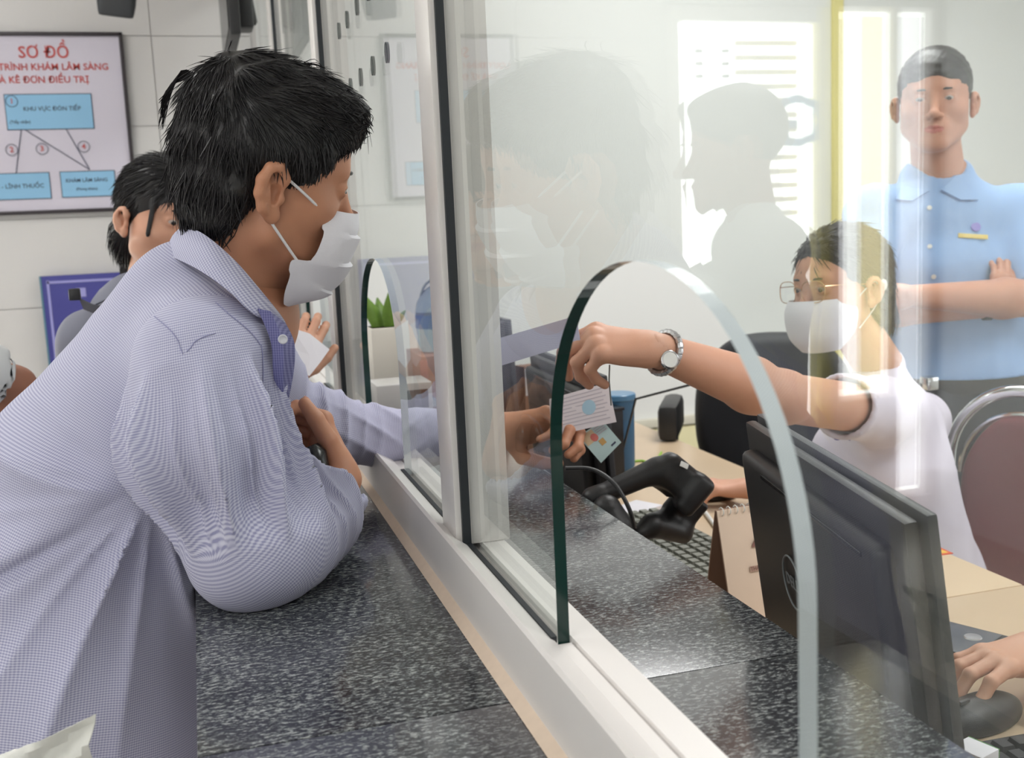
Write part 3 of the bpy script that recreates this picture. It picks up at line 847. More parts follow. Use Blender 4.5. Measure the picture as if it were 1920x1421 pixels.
# far hand holding the papers
fP = W(935, 805, 1.695)
gY = nrm(.97*CAMR+.18*CAMU+.05*CAMF); gZ = nrm(-.10*CAMR+.62*CAMU+.55*CAMF)
fR = frame(gY, gZ)
FM = (fR[:, 0] @ (-CAMU)) > 0
fops, ftips, ff = hand_ops([(30, 62, 40), (42, 66, 40), (60, 60, 40), (70, 62, 40)], thumb=((.85, .45, -.55), (.30, .90, -.35), (.1, .97, -.2)), sc=1.0, mirror=not FM)
n_s = hand_surf(nP, nR, nops, 1.0)
f_s = hand_surf(fP, fR, fops, 1.0, .0021)
smesh('body', [hs, bs, n_s, f_s], [M_skin_m, M_lip], man, matfn=lipfn(mO, mR))
eyes(mO, mR, man)
for g_ in nf:
    nl = MB(); nail_parts(nl, [g_], nP, nR, 1, M_nail); nl.obj('fingernail', man, world=True)
# hair
def man_hair_ops():
    o = [('u', el((0, -.008, .036), (.084, .099, .084)), 0), ('u', el((0, -.040, .082), (.062, .050, .042)), .03),
         ('u', el((0, .026, .078), (.068, .068, .044)), .03),
         ('u', rc((-.035, .064, .080), (.035, .066, .078), .022, .022), .025),
         ('u', el((0, -.048, -.015), (.074, .056, .056)), .03),
         ('u', el((0, -.050, -.052), (.052, .032, .034)), .02)]
    o.append(('s', el((0, .120, -.026), (.17, .080, .086)), .008))         # face
    for s in (-1, 1):
        o.append(('s', el((s*.10, .052, -.062), (.06, .036, .072)), .006))   # in front of and below the ear
        o.append(('s', el((s*.095, -.012, -.022), (.030, .021, .034)), .005))
        o.append(('s', el((s*.095, .000, -.075), (.040, .042, .042)), .006))
    o.append(('d', lambda P, d: d+wr(P, 3, 130, .0022)+wr(P, 5, 55, .0030), 0))
    return o
mh = inframe(build(man_hair_ops()), mO, mR)
c = np.array([[x, y, z] for x in (-.11, .11) for y in (-.14, .13) for z in (-.13, .16)]) @ mR.T+mO
mhs = surf(mh, *wbox(c, 0), .003)
hair = smesh('hair', [mhs], [M_hair], man)
_, hN = grad(mh, mhs[0], .003)
def mdir(P, N):
    q = (P-mO) @ mR; top = np.clip((q[:, 2]-.035)/.045, 0, 1)[:, None]; back = np.clip((-.02-q[:, 1])/.05, 0, 1)[:, None]
    d = np.array([0, .15, -1.0])*(1-top)+np.array([0, 1.0, -.12])*top
    d = d*(1-back*.8)+np.array([0, -.25, -1.0])*back*(1-.3*top)
    d = d+np.stack([q[:, 0]*4, 0*q[:, 0], 0*q[:, 0]], 1)
    return d @ mR.T
selh = lambda V: (((V-mO) @ mR)[:, 2] > -.09)
def lenf(P):
    q = (P-mO) @ mR; low = np.clip((.045-q[:, 2])/.05, 0, 1)*np.clip((q[:, 1]+.03)/.04, 0, 1); fr = np.clip((q[:, 1]-.045)/.02, 0, 1)
    return np.maximum(1-.75*low-.55*fr, .2)
strands('hair_locks', mh, *[mhs[0]], hN, mdir, 9000, .034, .00055, hair, seed=4, lift=.16, sel=selh, wob=.30, jit=.7, lenf=lenf)
# loose tuft standing off the back of the crown, and wisps over the forehead
M_wisp = mat('dull_hair_wisp', (28, 26, 28), .9, spec=.1)
tf = MB(); rg = random.Random(5)
def wisp(pl, r0=.0009, n=12):
    P = spl([W(x, y, z) for x, y, z in pl], n); tf.tube([tuple(p) for p in P], [r0*(1-.85*i/(n-1)) for i in range(n)], M_wisp, 4, cap=False)
for k in range(60):
    j = rg.uniform(0, 1); a = rg.uniform(-4, 4)
    wisp([(408+a, 165+a, 1.21), (385+a, 150-8*j+a, 1.205), (344-6*j, 132+18*j+a*.5, 1.20), (315-6*j+12*(1-j), 160+14*j, 1.195), (300+rg.uniform(-3, 8), 210+rg.uniform(-25, 35), 1.19)], .0012)
for k in range(26):
    x = rg.uniform(440, 560); y0 = 132-.0009*(x-470)**2+rg.uniform(0, 8)
    wisp([(x, y0+16, 1.2+rg.uniform(-.04, .04)), (x+22, y0-8+rg.uniform(-6, 2), 1.2), (x+50, y0-14+rg.uniform(-4, 8), 1.2), (x+70, y0+4+rg.uniform(-6, 14), 1.2)], .0008)
for k in range(26):
    x = rg.uniform(630, 672); y = 150+(x-630)*1.3+rg.uniform(-5, 40)
    wisp([(x, y+22, 1.19+rg.uniform(-.05, .04)), (x+16, y+12, 1.19), (x+26+rg.uniform(-8, 6), y+26+rg.uniform(-12, 12), 1.19), (x+18+rg.uniform(-10, 10), y+52+rg.uniform(-12, 14), 1.19)], .0008)
for k in range(40):
    t = rg.uniform(0, 1); x = 345+t*320; y = 200-95*math.sin(PI*min(1, (t*.9+.12)))
    if 385 < x < 640: wisp([(x-30, y+26, 1.2), (x, y+3, 1.2), (x+26, y-6+rg.uniform(-5, 5), 1.2)], .0007, 7)
tfo = tf.obj('loose_wisps', hair, world=True)
# mask
fr_ = [(.105, -.025), (.111, -.044), (.110, -.063), (.107, -.085), (.099, -.112), (.080, -.131), (.043, -.143)]
ed_ = [(.070, -.024), (.060, -.038), (.056, -.055), (.052, -.080), (.027, -.085), (.029, -.111), (.032, -.138)]
mk = mask_part(mO, mR, fr_, ed_, [.048, .060, .067, .068, .066, .058, .046], man, M_mask, pleats=4, label='white pleated surgical mask')
def hl_(p): return mR @ np.array(p)+mO
for s in (-1, 1):
    TUBE('ear_loop', spl([hl_((s*.060, .061, -.030)), hl_((s*.074, .036, -.012)), hl_((s*.081, .008, .006)), hl_((s*.084, -.004, .012))], 14), .0016, M_loop, mk)
    TUBE('ear_loop', spl([hl_((s*.066, .034, -.083)), hl_((s*.071, .020, -.068)), hl_((s*.079, .0, -.046)), hl_((s*.082, -.008, -.036))], 14), .0016, M_loop, mk)

# shirt
M_shirt = cloth_mat('lilac_check_cotton', (206, 206, 222), (150, 150, 184), .0027)
M_shirti = cloth_mat('shaded_placket_cotton', (134, 134, 178), (96, 96, 144), .0027)  # violet placket, darkened in colour for the shade inside the opening
rib = [spine[0]+np.array([-.015, 0, 0]), W(342, 685, 1.29), W(190, 925, 1.29), W(95, 1230, 1.29), W(96, 1700, 1.29)]
tors = [('u', chain(rib, [.086, .114, .146, .190, .200], sideY, 1.12), 0),
        ('u', rc(W(345, 560, 1.24), W(385, 560, 1.36), .062, .062), .045),
        ('u', rc(Sn+np.array([0, .02, -.01]), Sf, .078, .062), .03),
        ('u', rc(W(420, 640, 1.3), W(412, 770, 1.3), .052, .058, sideY, 1.4), .04)]
arm_pit = W(278, 945, 1.10)
def radial(c0, n, amp, r0, r1, ph=0, lo=-9, hi=9, axes=(0, 2)):
    def g(P, d):
        a = P[:, axes[0]]-c0[axes[0]]; b = P[:, axes[1]]-c0[axes[1]]; r = np.sqrt(a*a+b*b); th = np.arctan2(b, a)
        w_ = wr(P, 11, 9, .35)
        fall = np.clip(r/r0, 0, 1)*np.exp(-(r/r1)**2)*((th > lo) & (th < hi))
        return d+amp*fall*(.5-ridge(n*th+ph+w_))
    return ('d', g, 0)
cr_b = W(0, 1092, 1.10)-arm_pit; cr_a = math.atan2(cr_b[2], cr_b[0])
def sst(x): x = np.clip(x, 0, 1); return x*x*(3-2*x)
def torso_folds(P, d):
    a = P[:, 0]-arm_pit[0]; b = P[:, 2]-arm_pit[2]; r = np.sqrt(a*a+b*b)+1e-6; th = np.arctan2(b, a)-cr_a
    th = (th+PI) % (2*PI)-PI                       # 0 along the deep crease, positive below it
    near = sst((arm_pit[1]+.22-P[:, 1])/.10)*sst((r-.015)/.08)*np.exp(-(r/.46)**2); w_ = wr(P, 11, 8, .5)
    low = sst(th/.25)*sst((1.75-th)/.4); up = sst(-th/.2)*sst((1.5+th)/.5)
    d = d+near*(low*(.018*(.5-ridge(3.6*th+.5+w_))+.008*(.5-ridge(9*th+w_*2)))+up*(.016*(.5-ridge(3.4*-th+.9+w_))+.004*(.5-ridge(8*th+w_))))
    e = r*np.sin(np.clip(th, -1.2, 1.2)); f_ = near*(np.abs(th) < 1.2)
    return d+f_*(.015*np.exp(-(e/.010)**2)-.010*np.exp(-((e+.022)/.020)**2))
tors += [('d', torso_folds, 0), ('d', lambda P, d: d+wr(P, 21, 24, .0030), 0),
         ('s', bx((-.03, 1.3, .55), (.272, 1.2, .455)), .004),
         ('s', plane(W(90, 1560, 1.29), (0, 0, 1)) if False else bx((-.5, 1.3, .20), (1, 1, .42)), .004)]
tsdf = build(tors)
# keep the neck opening clear
nck = rc(W(420, 640, 1.27), W(500, 440, 1.24), .058, .060)
shirt = smesh('shirt', [surf(build(tors+[('s', nck, .004)]), (-.86, .90, .60), (.0, 1.75, 1.46), .0052)], [M_shirt], man, uvfn=cyl_uv([rib[0], rib[2], rib[4]], .16, -CAMF))
def fold_along(a, b, n, amp, ph=0, seed=31, lo=0., hi=1.):
    """long folds running down a sleeve"""
    a, b = np.asarray(a, float), np.asarray(b, float); L = np.linalg.norm(b-a); d0 = (b-a)/L; rf = nrm(np.cross(d0, [.3, 1, .2])); s = np.cross(d0, rf)
    def g(P, d):
        q = P-a; t = q @ d0/L; th = np.arctan2(q @ s.astype(np.float32), q @ rf.astype(np.float32))
        return d+amp*np.clip((t-lo)*4, 0, 1)*np.clip((hi-t)*4, 0, 1)*(.5-ridge(n*th*.5+ph+wr(P, seed, 10, .7)))
    return ('d', g, 0)
def bunch(c0, rad, d0, wl, amp, seed=7):
    """short creases across the cloth, bunched round a joint"""
    c0 = A3(c0); d0 = A3(nrm(d0))
    def g(P, d):
        q = P-c0; r2 = (q*q).sum(1)/rad**2; return d+amp*np.exp(-r2)*(.5-ridge((q @ d0)*PI/wl+wr(P, seed, 14, .9)))
    return ('d', g, 0)
M1 = W(386, 830, 1.14)
cd = nrm(Wn-En)
cuff_end = Wn+cd*.004
sl_n = [('u', chain([Sn+np.array([-.0, .0, -.015]), M1, En+np.array([0, 0, .012])], [.076, .083, .058]), 0),
        ('u', rc(En, En+cd*.12, .052, .052), .06),
        ('u', tubef(En+cd*.08, cuff_end, .054, .040, cb=True, hollow=.03, wall=.005), .03),
        ('u', rc(W(560, 1010, 1.19), W(600, 965, 1.24), .044, .044), .05), ('u', rc(W(490, 890, 1.16), W(520, 980, 1.17), .045, .052), .03),
        fold_along(Sn, En, 9, .028, .4, lo=.05, hi=.95), fold_along(Sn, En, 23, .007, 1.4, seed=77, lo=.1, hi=.95), bunch(W(590, 930, 1.2), .07, nrm(En-Wn), .026, .008),
        ('d', lambda P, d: d+wr(P, 41, 30, .0022), 0),
        ('s', bx((-.03, 1.3, .55), (.272, 1.2, .4495)), .003)]
smesh('sleeve', [surf(build(sl_n), *wbox([Sn, M1, En, Wn], .125), .0042)], [M_shirt], shirt, uvfn=cyl_uv([Sn, En, Wn], .085, -CAMF))
M2 = W(534, 780, 1.56)
sl_f = [('u', chain([Sf, M2, Ef], [.062, .056, .054]), 0), ('u', chain([Ef, W(700, 815, 1.63), W(800, 820, 1.66)], [.056, .046, .041]), .03),
        ('u', tubef(W(790, 820, 1.655), W(900, 812, 1.68), .041, .037, cb=True, hollow=.03), .02),
        bunch(W(600, 790, 1.56), .08, nrm(Wf-Ef), .03, .008), bunch(W(690, 800, 1.6), .07, nrm(Wf-Ef+.5*CAMU), .035, .006), ('d', lambda P, d: d+wr(P, 44, 30, .0022), 0)]
smesh('sleeve', [surf(build(sl_f), *wbox([Sf, M2, Ef, Wf], .10), .0042)], [M_shirt], shirt, uvfn=cyl_uv([Sf, Ef, Wf], .055, -CAMF))
# collar, inner placket, button, seams
def pl(*a): return [W(x, y, z) for x, y, z in a]
top = spl(pl((505, 560, 1.40), (450, 470, 1.36), (372, 425, 1.30), (350, 424, 1.22), (385, 442, 1.16), (440, 490, 1.15), (490, 548, 1.165), (524, 590, 1.20)), 40)
bot = spl(pl((520, 600, 1.42), (440, 520, 1.41), (335, 480, 1.35), (318, 478, 1.22), (372, 505, 1.135), (432, 548, 1.115), (478, 590, 1.13), (534, 612, 1.185)), 40)
rows = []
for i in range(9):
    t = i/8; mid = np.sin(t*PI)*.006
    out = []
    for a, b in zip(top, bot):
        cc = (a+b)/2; n_ = nrm(cc-W(440, 520, 1.27)); out.append(a*(1-t)+b*t+n_*mid)
    rows.append(out)
def uv_attr(o, fn):
    me = o.data; V = np.empty(len(me.vertices)*3); me.vertices.foreach_get('co', V); V = V.reshape(-1, 3)
    a = me.attributes.new('cloth', 'FLOAT_VECTOR', 'POINT'); uv = fn(V); a.data.foreach_set('vector', np.concatenate([uv, np.zeros((len(V), 1))], 1).astype(np.float32).ravel())
co_ = loft(rows, M_shirt, shirt, 'collar', .0022)
uv_attr(co_, lambda V: np.stack([V @ CAMR*.8+V @ CAMU*.6, V @ CAMU*.8-V @ CAMR*.6], 1))
prow = [spl(pl((484, 578, 1.135), (509, 640, 1.14), (514, 700, 1.15), (524, 775, 1.17)), 16), spl(pl((505, 584, 1.13), (528, 640, 1.135), (530, 700, 1.145), (528, 775, 1.17)), 16), spl(pl((534, 608, 1.165), (550, 645, 1.16), (548, 700, 1.165), (533, 775, 1.18)), 16)]
pk = loft(prow, M_shirti, shirt, 'placket', .003)
uv_attr(pk, lambda V: np.stack([V @ CAMR, V @ CAMU], 1))
bt = W(530, 636, 1.131); bn = nrm(-CAMF+.4*CAMR); q = Vector(bn).to_track_quat('Z', 'Y').to_matrix().to_4x4()
MB().lathe([(0, 0), (.0042, 0), (.0052, .0006), (.0052, .0014), (.0042, .0018), (.003, .0010), (0, .0009)], mat('button_grey', (196, 196, 204), .3), n=18, M=Matrix.Translation(Vector(bt)) @ q).obj('button', shirt, world=True)
def on_surf(f, pts, n, off=.0008, it=6):
    P = spl(pts, n)
    for _ in range(it):
        d, g = grad(f, P, .002); P = P-g*(d-off)[:, None]
    return P
alls = build([('u', build(tors), 0), ('u', build(sl_n), .0)])
M_seam = mat('lilac_seam', (150, 150, 186), .9)
for pts in (pl((240, 545, 1.10), (285, 585, 1.06), (322, 640, 1.05)), pl((332, 634, 1.05), (375, 600, 1.05), (415, 588, 1.06)), pl((412, 500, 1.1), (450, 560, 1.1), (520, 640, 1.12), (548, 720, 1.13))):
    TUBE('seam', on_surf(alls, pts, 24), .0005, M_seam, shirt, 6)
# trousers and shoes
M_trou = mat('dark_trousers', (44, 46, 54), .85); M_shoe = mat('black_shoe', (28, 26, 26), .4)
tr_ = build([('u', rc((-.50, 1.29, .80), (-.50, 1.40, .80), .115, .115), 0), ('u', tubef(hl, kn, .105, .085), .05), ('u', tubef(kn, an+np.array([0, 0, .02]), .085, .07, cb=True), .03),
             ('u', tubef(hr, kf, .105, .085), .05), ('u', tubef(kf, af+np.array([0, 0, .02]), .085, .07, cb=True), .03), ('s', bx((-.03, 1.3, .55), (.272, 1.2, .455)), .004)])
smesh('trousers', [surf(tr_, (-.80, 1.0, .05), (-.25, 1.6, .97), .010)], [M_trou], man)
def shoe(at, direction, parent):
    Mx = Matrix.Translation(Vector((at[0], at[1], 0))) @ Matrix.Rotation(math.atan2(direction[1], direction[0]), 4, 'Z')
    V = build([('u', rc((-.02, 0, .05), (.0, 0, .045), .042, .040), 0), ('u', rc((.05, 0, .035), (.15, 0, .028), .042, .036, (0, 1, 0), 1.1), .03), ('s', plane((0, 0, 0), (0, 0, 1)), .002)])
    s = surf(V, (-.1, -.07, 0), (.22, .07, .12), .007); P = np.array([tuple(Mx @ Vector(p)) for p in s[0]])
    return smesh('shoe', [(P, s[1])], [M_shoe], parent)
shoe(an, (1, 0), man); shoe(af, (1, 0), man)
# what the hands hold
kc = thing('key_case', 'black key case with a metal ring held in the leaning man\'s near hand', 'key case', tuple(W(590, 885, 1.372)))
k1 = MB(); KP = lambda x, y, z: tuple(W(x, y, z)-W(590, 885, 1.372))
k1.tube([KP(582, 836, 1.345), KP(588, 850, 1.345), KP(596, 885, 1.345), KP(598, 895, 1.345)], [.010, .0165, .0155, .012], M_blackg, 16); k1.obj('case', kc)
MB().tube([KP(598+14*math.cos(a), 905+13*math.sin(a), 1.372+.006*math.sin(a)) for a in np.linspace(0, 2*PI, 20)], .0013, M_metal, 6, cap=False).obj('key_ring', kc)
MB().tube([KP(596, 896, 1.37), KP(595, 925, 1.375)], [.010, .008], M_blackg, 12).obj('fob', kc)

# ================= other people, built with one routine =================
def person(label, base, O, F, U, sk, hair_ops=None, joints=None, shirt=None, sleeve_to=.45, trousers=None, skin=None, h=.0075, hh=.0026, scale=1.0, group=None, face=None,
           sleeve_r=1.0, shirt_hem=None, chestw=1.0, hands=None, neck_r=.05, belly=1.0, hair_h=.004, drop_legs=False, hair_mat=None, eyes_on=True, slf=None, armk=1.0, flat=1.45):
    th = thing('person', label, 'person', base, group=group)
    F = nrm(F); U = np.asarray(U, float); U = nrm(U-F*(U @ F)); R = np.stack([np.cross(F, U), F, U], 1); O = np.asarray(O, float)
    hf, hs_ = head_surf(O, R, sk, joints['neck'], neck_r, hh)
    J = {k: np.asarray(v, float) for k, v in joints.items() if k != 'arms' and k != 'legs'}
    side = nrm(J['shR']-J['shL']) if 'shR' in J else np.array([1, 0, 0])
    P0 = [J['neck'], J['chest'], J['waist'], J['pelvis']]
    ops = [('u', chain(P0, [neck_r*1.02, .085*min(chestw, 1.15), .078*min(belly, 1.15), .088*min(belly, 1.15)], side, min(flat, 1.45)), 0), ('u', rc(J['shR'], J['shL'], .046, .046), .05)]
    for a in joints['arms']: ops += [('u', rc(a[0], a[1], .043*armk, .036*armk), .02), ('u', rc(a[1], np.asarray(a[1], float)*.72+np.asarray(a[2], float)*.28, .036*armk, .038*armk), .02), ('u', rc(np.asarray(a[1], float)*.72+np.asarray(a[2], float)*.28, a[2], .038*armk, .0235), .015)]
    for l in joints['legs']: ops.append(('u', chain(l, [.082, .052, .036]), .03))
    pts = np.array(P0+[p for a in joints['arms'] for p in a]+[p for l in joints['legs'] for p in l])
    parts = [hs_, surf(build(ops), *wbox(pts, .15), h)]
    hp = []
    for hd in (hands or []):
        Rn = frame(hd['Y'], hd['Z']); mir = hd.get('mirror', False); stb = None
        for a in joints['arms']:
            if np.linalg.norm(np.asarray(a[2])-hd['P']) < .01: stb = nrm(np.asarray(a[1], float)-np.asarray(a[2], float)) @ Rn
        ho, tips, fing = hand_ops(hd['curl'], hd.get('spread', (8, 2, -4, -10)), hd.get('thumb', ((.7, .65, -.35), (.45, .85, -.25), (.3, .9, -.2))), hd.get('sc', 1), hd.get('fat', 1), mir, stub=stb)
        parts.append(hand_surf(np.asarray(hd['P'], float), Rn, ho, 1.0, hd.get('h', .0024))); hp.append((hd, Rn, fing, tips))
    body = smesh('body', parts, [skin, M_lip], th, matfn=lipfn(O, R))
    if eyes_on: eyes(O, R, th)
    hr_ = None
    if hair_ops:
        f = inframe(build(hair_ops), O, R); c = np.array([[x, y, z] for x in (-.11, .11) for y in (-.16, .14) for z in (-.20, .16)]) @ R.T+O
        S_ = surf(f, *wbox(c, 0), hair_h); hr_ = smesh('hair', [S_], [hair_mat or M_hair], th); hr_fn = f
        hr_ = (hr_, f, S_)
    sh = None
    if shirt is not None:
        so = [('u', chain(P0, [neck_r*1.1, .100*chestw, .098*belly, .108*belly], side, flat), 0), ('u', rc(J['shR'], J['shL'], .060, .060), .05)]
        for a, st in zip(joints['arms'], (sleeve_to if hasattr(sleeve_to, '__len__') else [sleeve_to]*len(joints['arms']))):
            a = [np.asarray(q, float) for q in a]
            if st <= 1: e = a[0]+(a[1]-a[0])*st; so.append(('u', tubef(a[0], e, .062*sleeve_r, .062*sleeve_r*(1-.1*st), cb=True, hollow=.015, wall=.010), .03))
            else:
                e = a[1]+(a[2]-a[1])*(st-1); so += [('u', rc(a[0], a[1], .060*sleeve_r, .050*sleeve_r), .03), ('u', tubef(a[1], e, .050*sleeve_r, .042*sleeve_r, cb=True, hollow=.015, wall=.008), .02)]
        so += [('d', lambda P, d: d+wr(P, 61, 26, .0035)+wr(P, 63, 60, .0012), 0)]
        for q in J.get('folds', []) if False else []: pass
        hem = shirt_hem if shirt_hem is not None else J['pelvis'][2]-.02
        so.append(('i', plane((0, 0, hem), (0, 0, -1)), .004))
        so.append(('s', rc(J['neck']+nrm(O-J['neck'])*.03-F*.0, O-U*.02, neck_r*1.10, neck_r*1.15), .006))
        S2 = surf(build(so), *wbox(pts, .16), h*.85)
        sh = smesh('shirt', [S2], [shirt], th, uvfn=cyl_uv(P0, .12, side))
        sh = (sh, build(so))
    if trousers is not None and joints['legs']:
        to = [('u', rc(J['pelvis']-side*.05, J['pelvis']+side*.05, .108*belly, .108*belly), 0)]
        for l in joints['legs']:
            l = [np.asarray(q, float) for q in l]; to += [('u', tubef(l[0], l[1], .100, .078), .04), ('u', tubef(l[1], l[2]+np.array([0, 0, .02]), .078, .062, cb=True), .02)]
        smesh('trousers', [surf(build(to), *wbox(pts, .16), .010)], [trousers], th)
    for l in joints['legs']: shoe(np.asarray(l[2], float), np.asarray(F[:2])/np.linalg.norm(F[:2]), th)
    return th, R, hf, hr_, sh, hp

# shirt details of the colleague
def snap(f, p, off=.001):
    P = np.array([p], float)
    for _ in range(8):
        d, g = grad(f, P, .003); P = P-g*(d-off)[:, None]
    return P[0], g[0]
# ---- seated clerk handing papers over
M_tunic = mat('pale_lilac_tunic', (222, 214, 230), .85, bump=.15, bscale=900, sheen=.1)
wO = W(1574, 538, 2.12); wF = nrm(-.86*CAMR-.48*CAMF-.10*CAMU); wU = nrm(CAMU*1+.10*CAMR)
nk = W(1650, 690, 2.20)
shN = W(1650, 772, 1.99); shFw = W(1722, 790, 2.28)     # the reaching shoulder (near) and the other
ang = W(1640, 720, 2.0)
wrist = W(1228, 655, 1.44); elb = W(1470, 745, 1.62)
elb2 = W(1545, 960, 2.22); wr2 = W(1408, 915, 2.22)
seatz = .47
pel = W(1735, 1150, 2.32)
hair_w = [('u', el((0, -.014, .040), (.082, .100, .086)), 0), ('u', el((0, -.060, -.02), (.070, .050, .060)), .03),
          ('s', el((0, .115, -.020), (.088, .070, .088)), .008)]
for s in (-1, 1): hair_w += [('s', el((s*.09, .030, -.060), (.05, .045, .065)), .01), ('s', el((s*.092, -.004, -.020), (.022, .018, .030)), .004)]
hair_w += [('u', rc((0, -.105, .0), (0, -.115, -.06), .030, .026), .02), ('u', rc((0, -.115, -.06), (.01, -.10, -.19), .026, .012), .02), ('d', lambda P, d: d+wr(P, 8, 150, .0012), 0)]
hY_ = nrm(-.96*CAMR+.14*CAMU-.05*CAMF); hZ_ = nrm(.12*CAMR+.75*CAMU-.62*CAMF)
R1 = frame(hY_, hZ_); mir1 = (R1[:, 0] @ CAMU) < 0
m2Y = nrm(-.95*CAMR+.05*CAMU+.1*CAMF); m2Z = nrm(.1*CAMR+.95*CAMU-.2*CAMF); R2_ = frame(m2Y, m2Z); mir2 = (R2_[:, 0] @ CAMF) < 0
wom = person('seated clerk in glasses, a white mask and a pale lilac tunic reaching out with papers', (1.25, 1.80, 0), wO, wF, wU, head_ops(.95, .85, .9, es=.88), hair_w,
    dict(neck=nk, chest=W(1652, 880, 2.18), waist=W(1690, 1020, 2.25), pelvis=pel, shR=shN, shL=shFw,
         arms=[(shN, elb, wrist), (shFw, elb2, wr2)], legs=[(pel+[0, -.09, -.02], (.86, 1.72, .50), (.90, 1.72, .06)), (pel+[0, .09, -.02], (.86, 1.94, .50), (.90, 1.94, .06))]),
    shirt=M_tunic, sleeve_to=(.44, .5), trousers=mat('white_trousers', (225, 222, 226), .85), skin=M_skin_f, h=.0065, hh=.0024, sleeve_r=.98, shirt_hem=.50, chestw=1.42, belly=1.40, flat=1.12, neck_r=.046, armk=1.06,
    hands=[dict(P=wrist, Y=hY_, Z=hZ_, curl=[(38, 34, 16), (48, 44, 20), (60, 52, 25), (70, 55, 25)], spread=(2, 0, -2, -4), fat=1.12, thumb=((.5, .75, -.5), (.1, .93, -.45), (-.1, .95, -.35)), sc=.93, mirror=mir1, h=.0022),
           dict(P=wr2, Y=m2Y, Z=m2Z, curl=[(15, 30, 20), (18, 32, 20), (25, 35, 20), (35, 35, 20)], spread=(10, 4, -4, -12), thumb=((.75, .6, -.3), (.5, .85, -.2), (.3, .9, -.2)), sc=.9, mirror=mir2)])
wth, wR, whf, whr, wsh, whp = wom
_, n_ = grad(whr[1], whr[2][0], .003)
strands('hair_locks', whr[1], whr[2][0], n_, tail_field(wO, wR, (0, -.115, -.01)), 6500, .045, .0006, whr[0], seed=3, sel=lambda V: (((V-wO) @ wR)[:, 1] < .04)|(((V-wO) @ wR)[:, 2] > .06), lift=.05, wob=.05, jit=.1)
mask_part(wO, wR, [(.118, -.022), (.128, -.045), (.128, -.070), (.117, -.100), (.088, -.124)], [(.048, -.020), (.032, -.030), (.024, -.052), (.030, -.085), (.050, -.118)], [.058, .066, .068, .062, .045], wth, M_mask, name='face_mask', bulge=1.25, label='white moulded face mask with a centre seam')
def wl(p): return wR @ np.array(p, float)+wO
# glasses
M_gold = mat('gold_wire', (214, 176, 140), .2, metal=1)
gl = thing('tmp', '', ''); bpy.data.objects.remove(gl)
for s in (-1, 1):
    L_ = []
    for k in range(28):
        a = 2*PI*k/27; ca, sa = math.cos(a), math.sin(a)
        L_.append(wl((s*.034+.026*np.sign(ca)*abs(ca)**.7, .112-abs(s*.034+.026*ca)*.18, -.004+.021*np.sign(sa)*abs(sa)**.7)))
    TUBE('glasses_rim', L_, .0009, M_gold, wth, 6)
    c_ = MB(); vs = [tuple(p) for p in L_[:-1]]; c_.add(vs, [tuple(range(len(vs)))], M_wglass); c_.obj('lens', wth, world=True)
    TUBE('glasses_temple', [wl((s*.060, .101, .006)), wl((s*.074, .06, .006)), wl((s*.080, .0, .004)), wl((s*.080, -.012, -.006))], .0009, M_gold, wth, 6)
TUBE('glasses_bridge', spl([wl((-.009, .112, .002)), wl((0, .115, .006)), wl((.009, .112, .002))], 8), .0009, M_gold, wth, 6)
for s in (-1, 1): TUBE('ear_loop', spl([wl((s*.064, .03, -.03)), wl((s*.076, .01, -.005)), wl((s*.084, -.010, .008)), wl((s*.080, -.018, -.03)), wl((s*.068, .022, -.08))], 18), .0013, M_loop, wth)
MB().ellip(tuple(wl((-.084, -.03, .0))), (.007, .007, .012), M_white, 12).obj('hair_clip', wth, world=True)
# watch on the reaching wrist
wd = nrm(wrist-elb); wc = wrist-wd*.018
q = Vector(wd).to_track_quat('Z', 'Y').to_matrix().to_4x4()
wt = MB(); ring = []
for k in range(25):
    a = 2*PI*k/24; ring.append(tuple(Matrix.Translation(Vector(wc)) @ q @ Vector((.0290*math.cos(a), .0290*math.sin(a), 0))))
for k in range(24):
    a, b = Vector(ring[k]), Vector(ring[k+1]); wt.tube([a, a.lerp(b, .5), b], [.0042, .0050, .0042], M_steel, 8)
wob_ = wt.obj('wristwatch', wth, world=True); wob_['label'] = 'silver bracelet wristwatch'; wob_['kind'] = 'stuff'
fc = wc-CAMF*.0285-CAMU*.010+CAMR*.003; q2 = Vector(nrm(-CAMF+.25*CAMR)).to_track_quat('Z', 'Y').to_matrix().to_4x4()
MB().lathe([(0, -.003), (.0125, -.003), (.0135, .0), (.0125, .003), (.0105, .0038), (0, .0038)], M_metal, n=24, M=Matrix.Translation(Vector(fc)) @ q2).obj('watch_case', wob_, world=True)
MB().lathe([(0, 0), (.0100, 0), (.0100, .0003), (0, .0003)], M_white, n=24, c=(0, 0, .0039), M=Matrix.Translation(Vector(fc)) @ q2).obj('dial', wob_, world=True)
# tunic collar, name badge reel
bg_ = snap(wsh[1], W(1540, 832, 1.95), .002)[0]
MB().lathe([(0, 0), (.011, 0), (.012, .002), (.010, .005), (0, .006)], mat('violet_badge', (70, 66, 168), .4), n=20, M=Matrix.Translation(Vector(bg_)) @ Vector(-CAMF).to_track_quat('Z', 'Y').to_matrix().to_4x4() @ Matrix.Diagonal((.95, 1.35, 1, 1))).obj('badge_reel', wth, world=True)
TUBE('badge_cord', [bg_-CAMF*.002, snap(wsh[1], W(1545, 870, 1.95), .003)[0], snap(wsh[1], W(1549, 905, 1.95), .003)[0]], .0012, mat('violet_cord', (84, 82, 170), .6), wth)

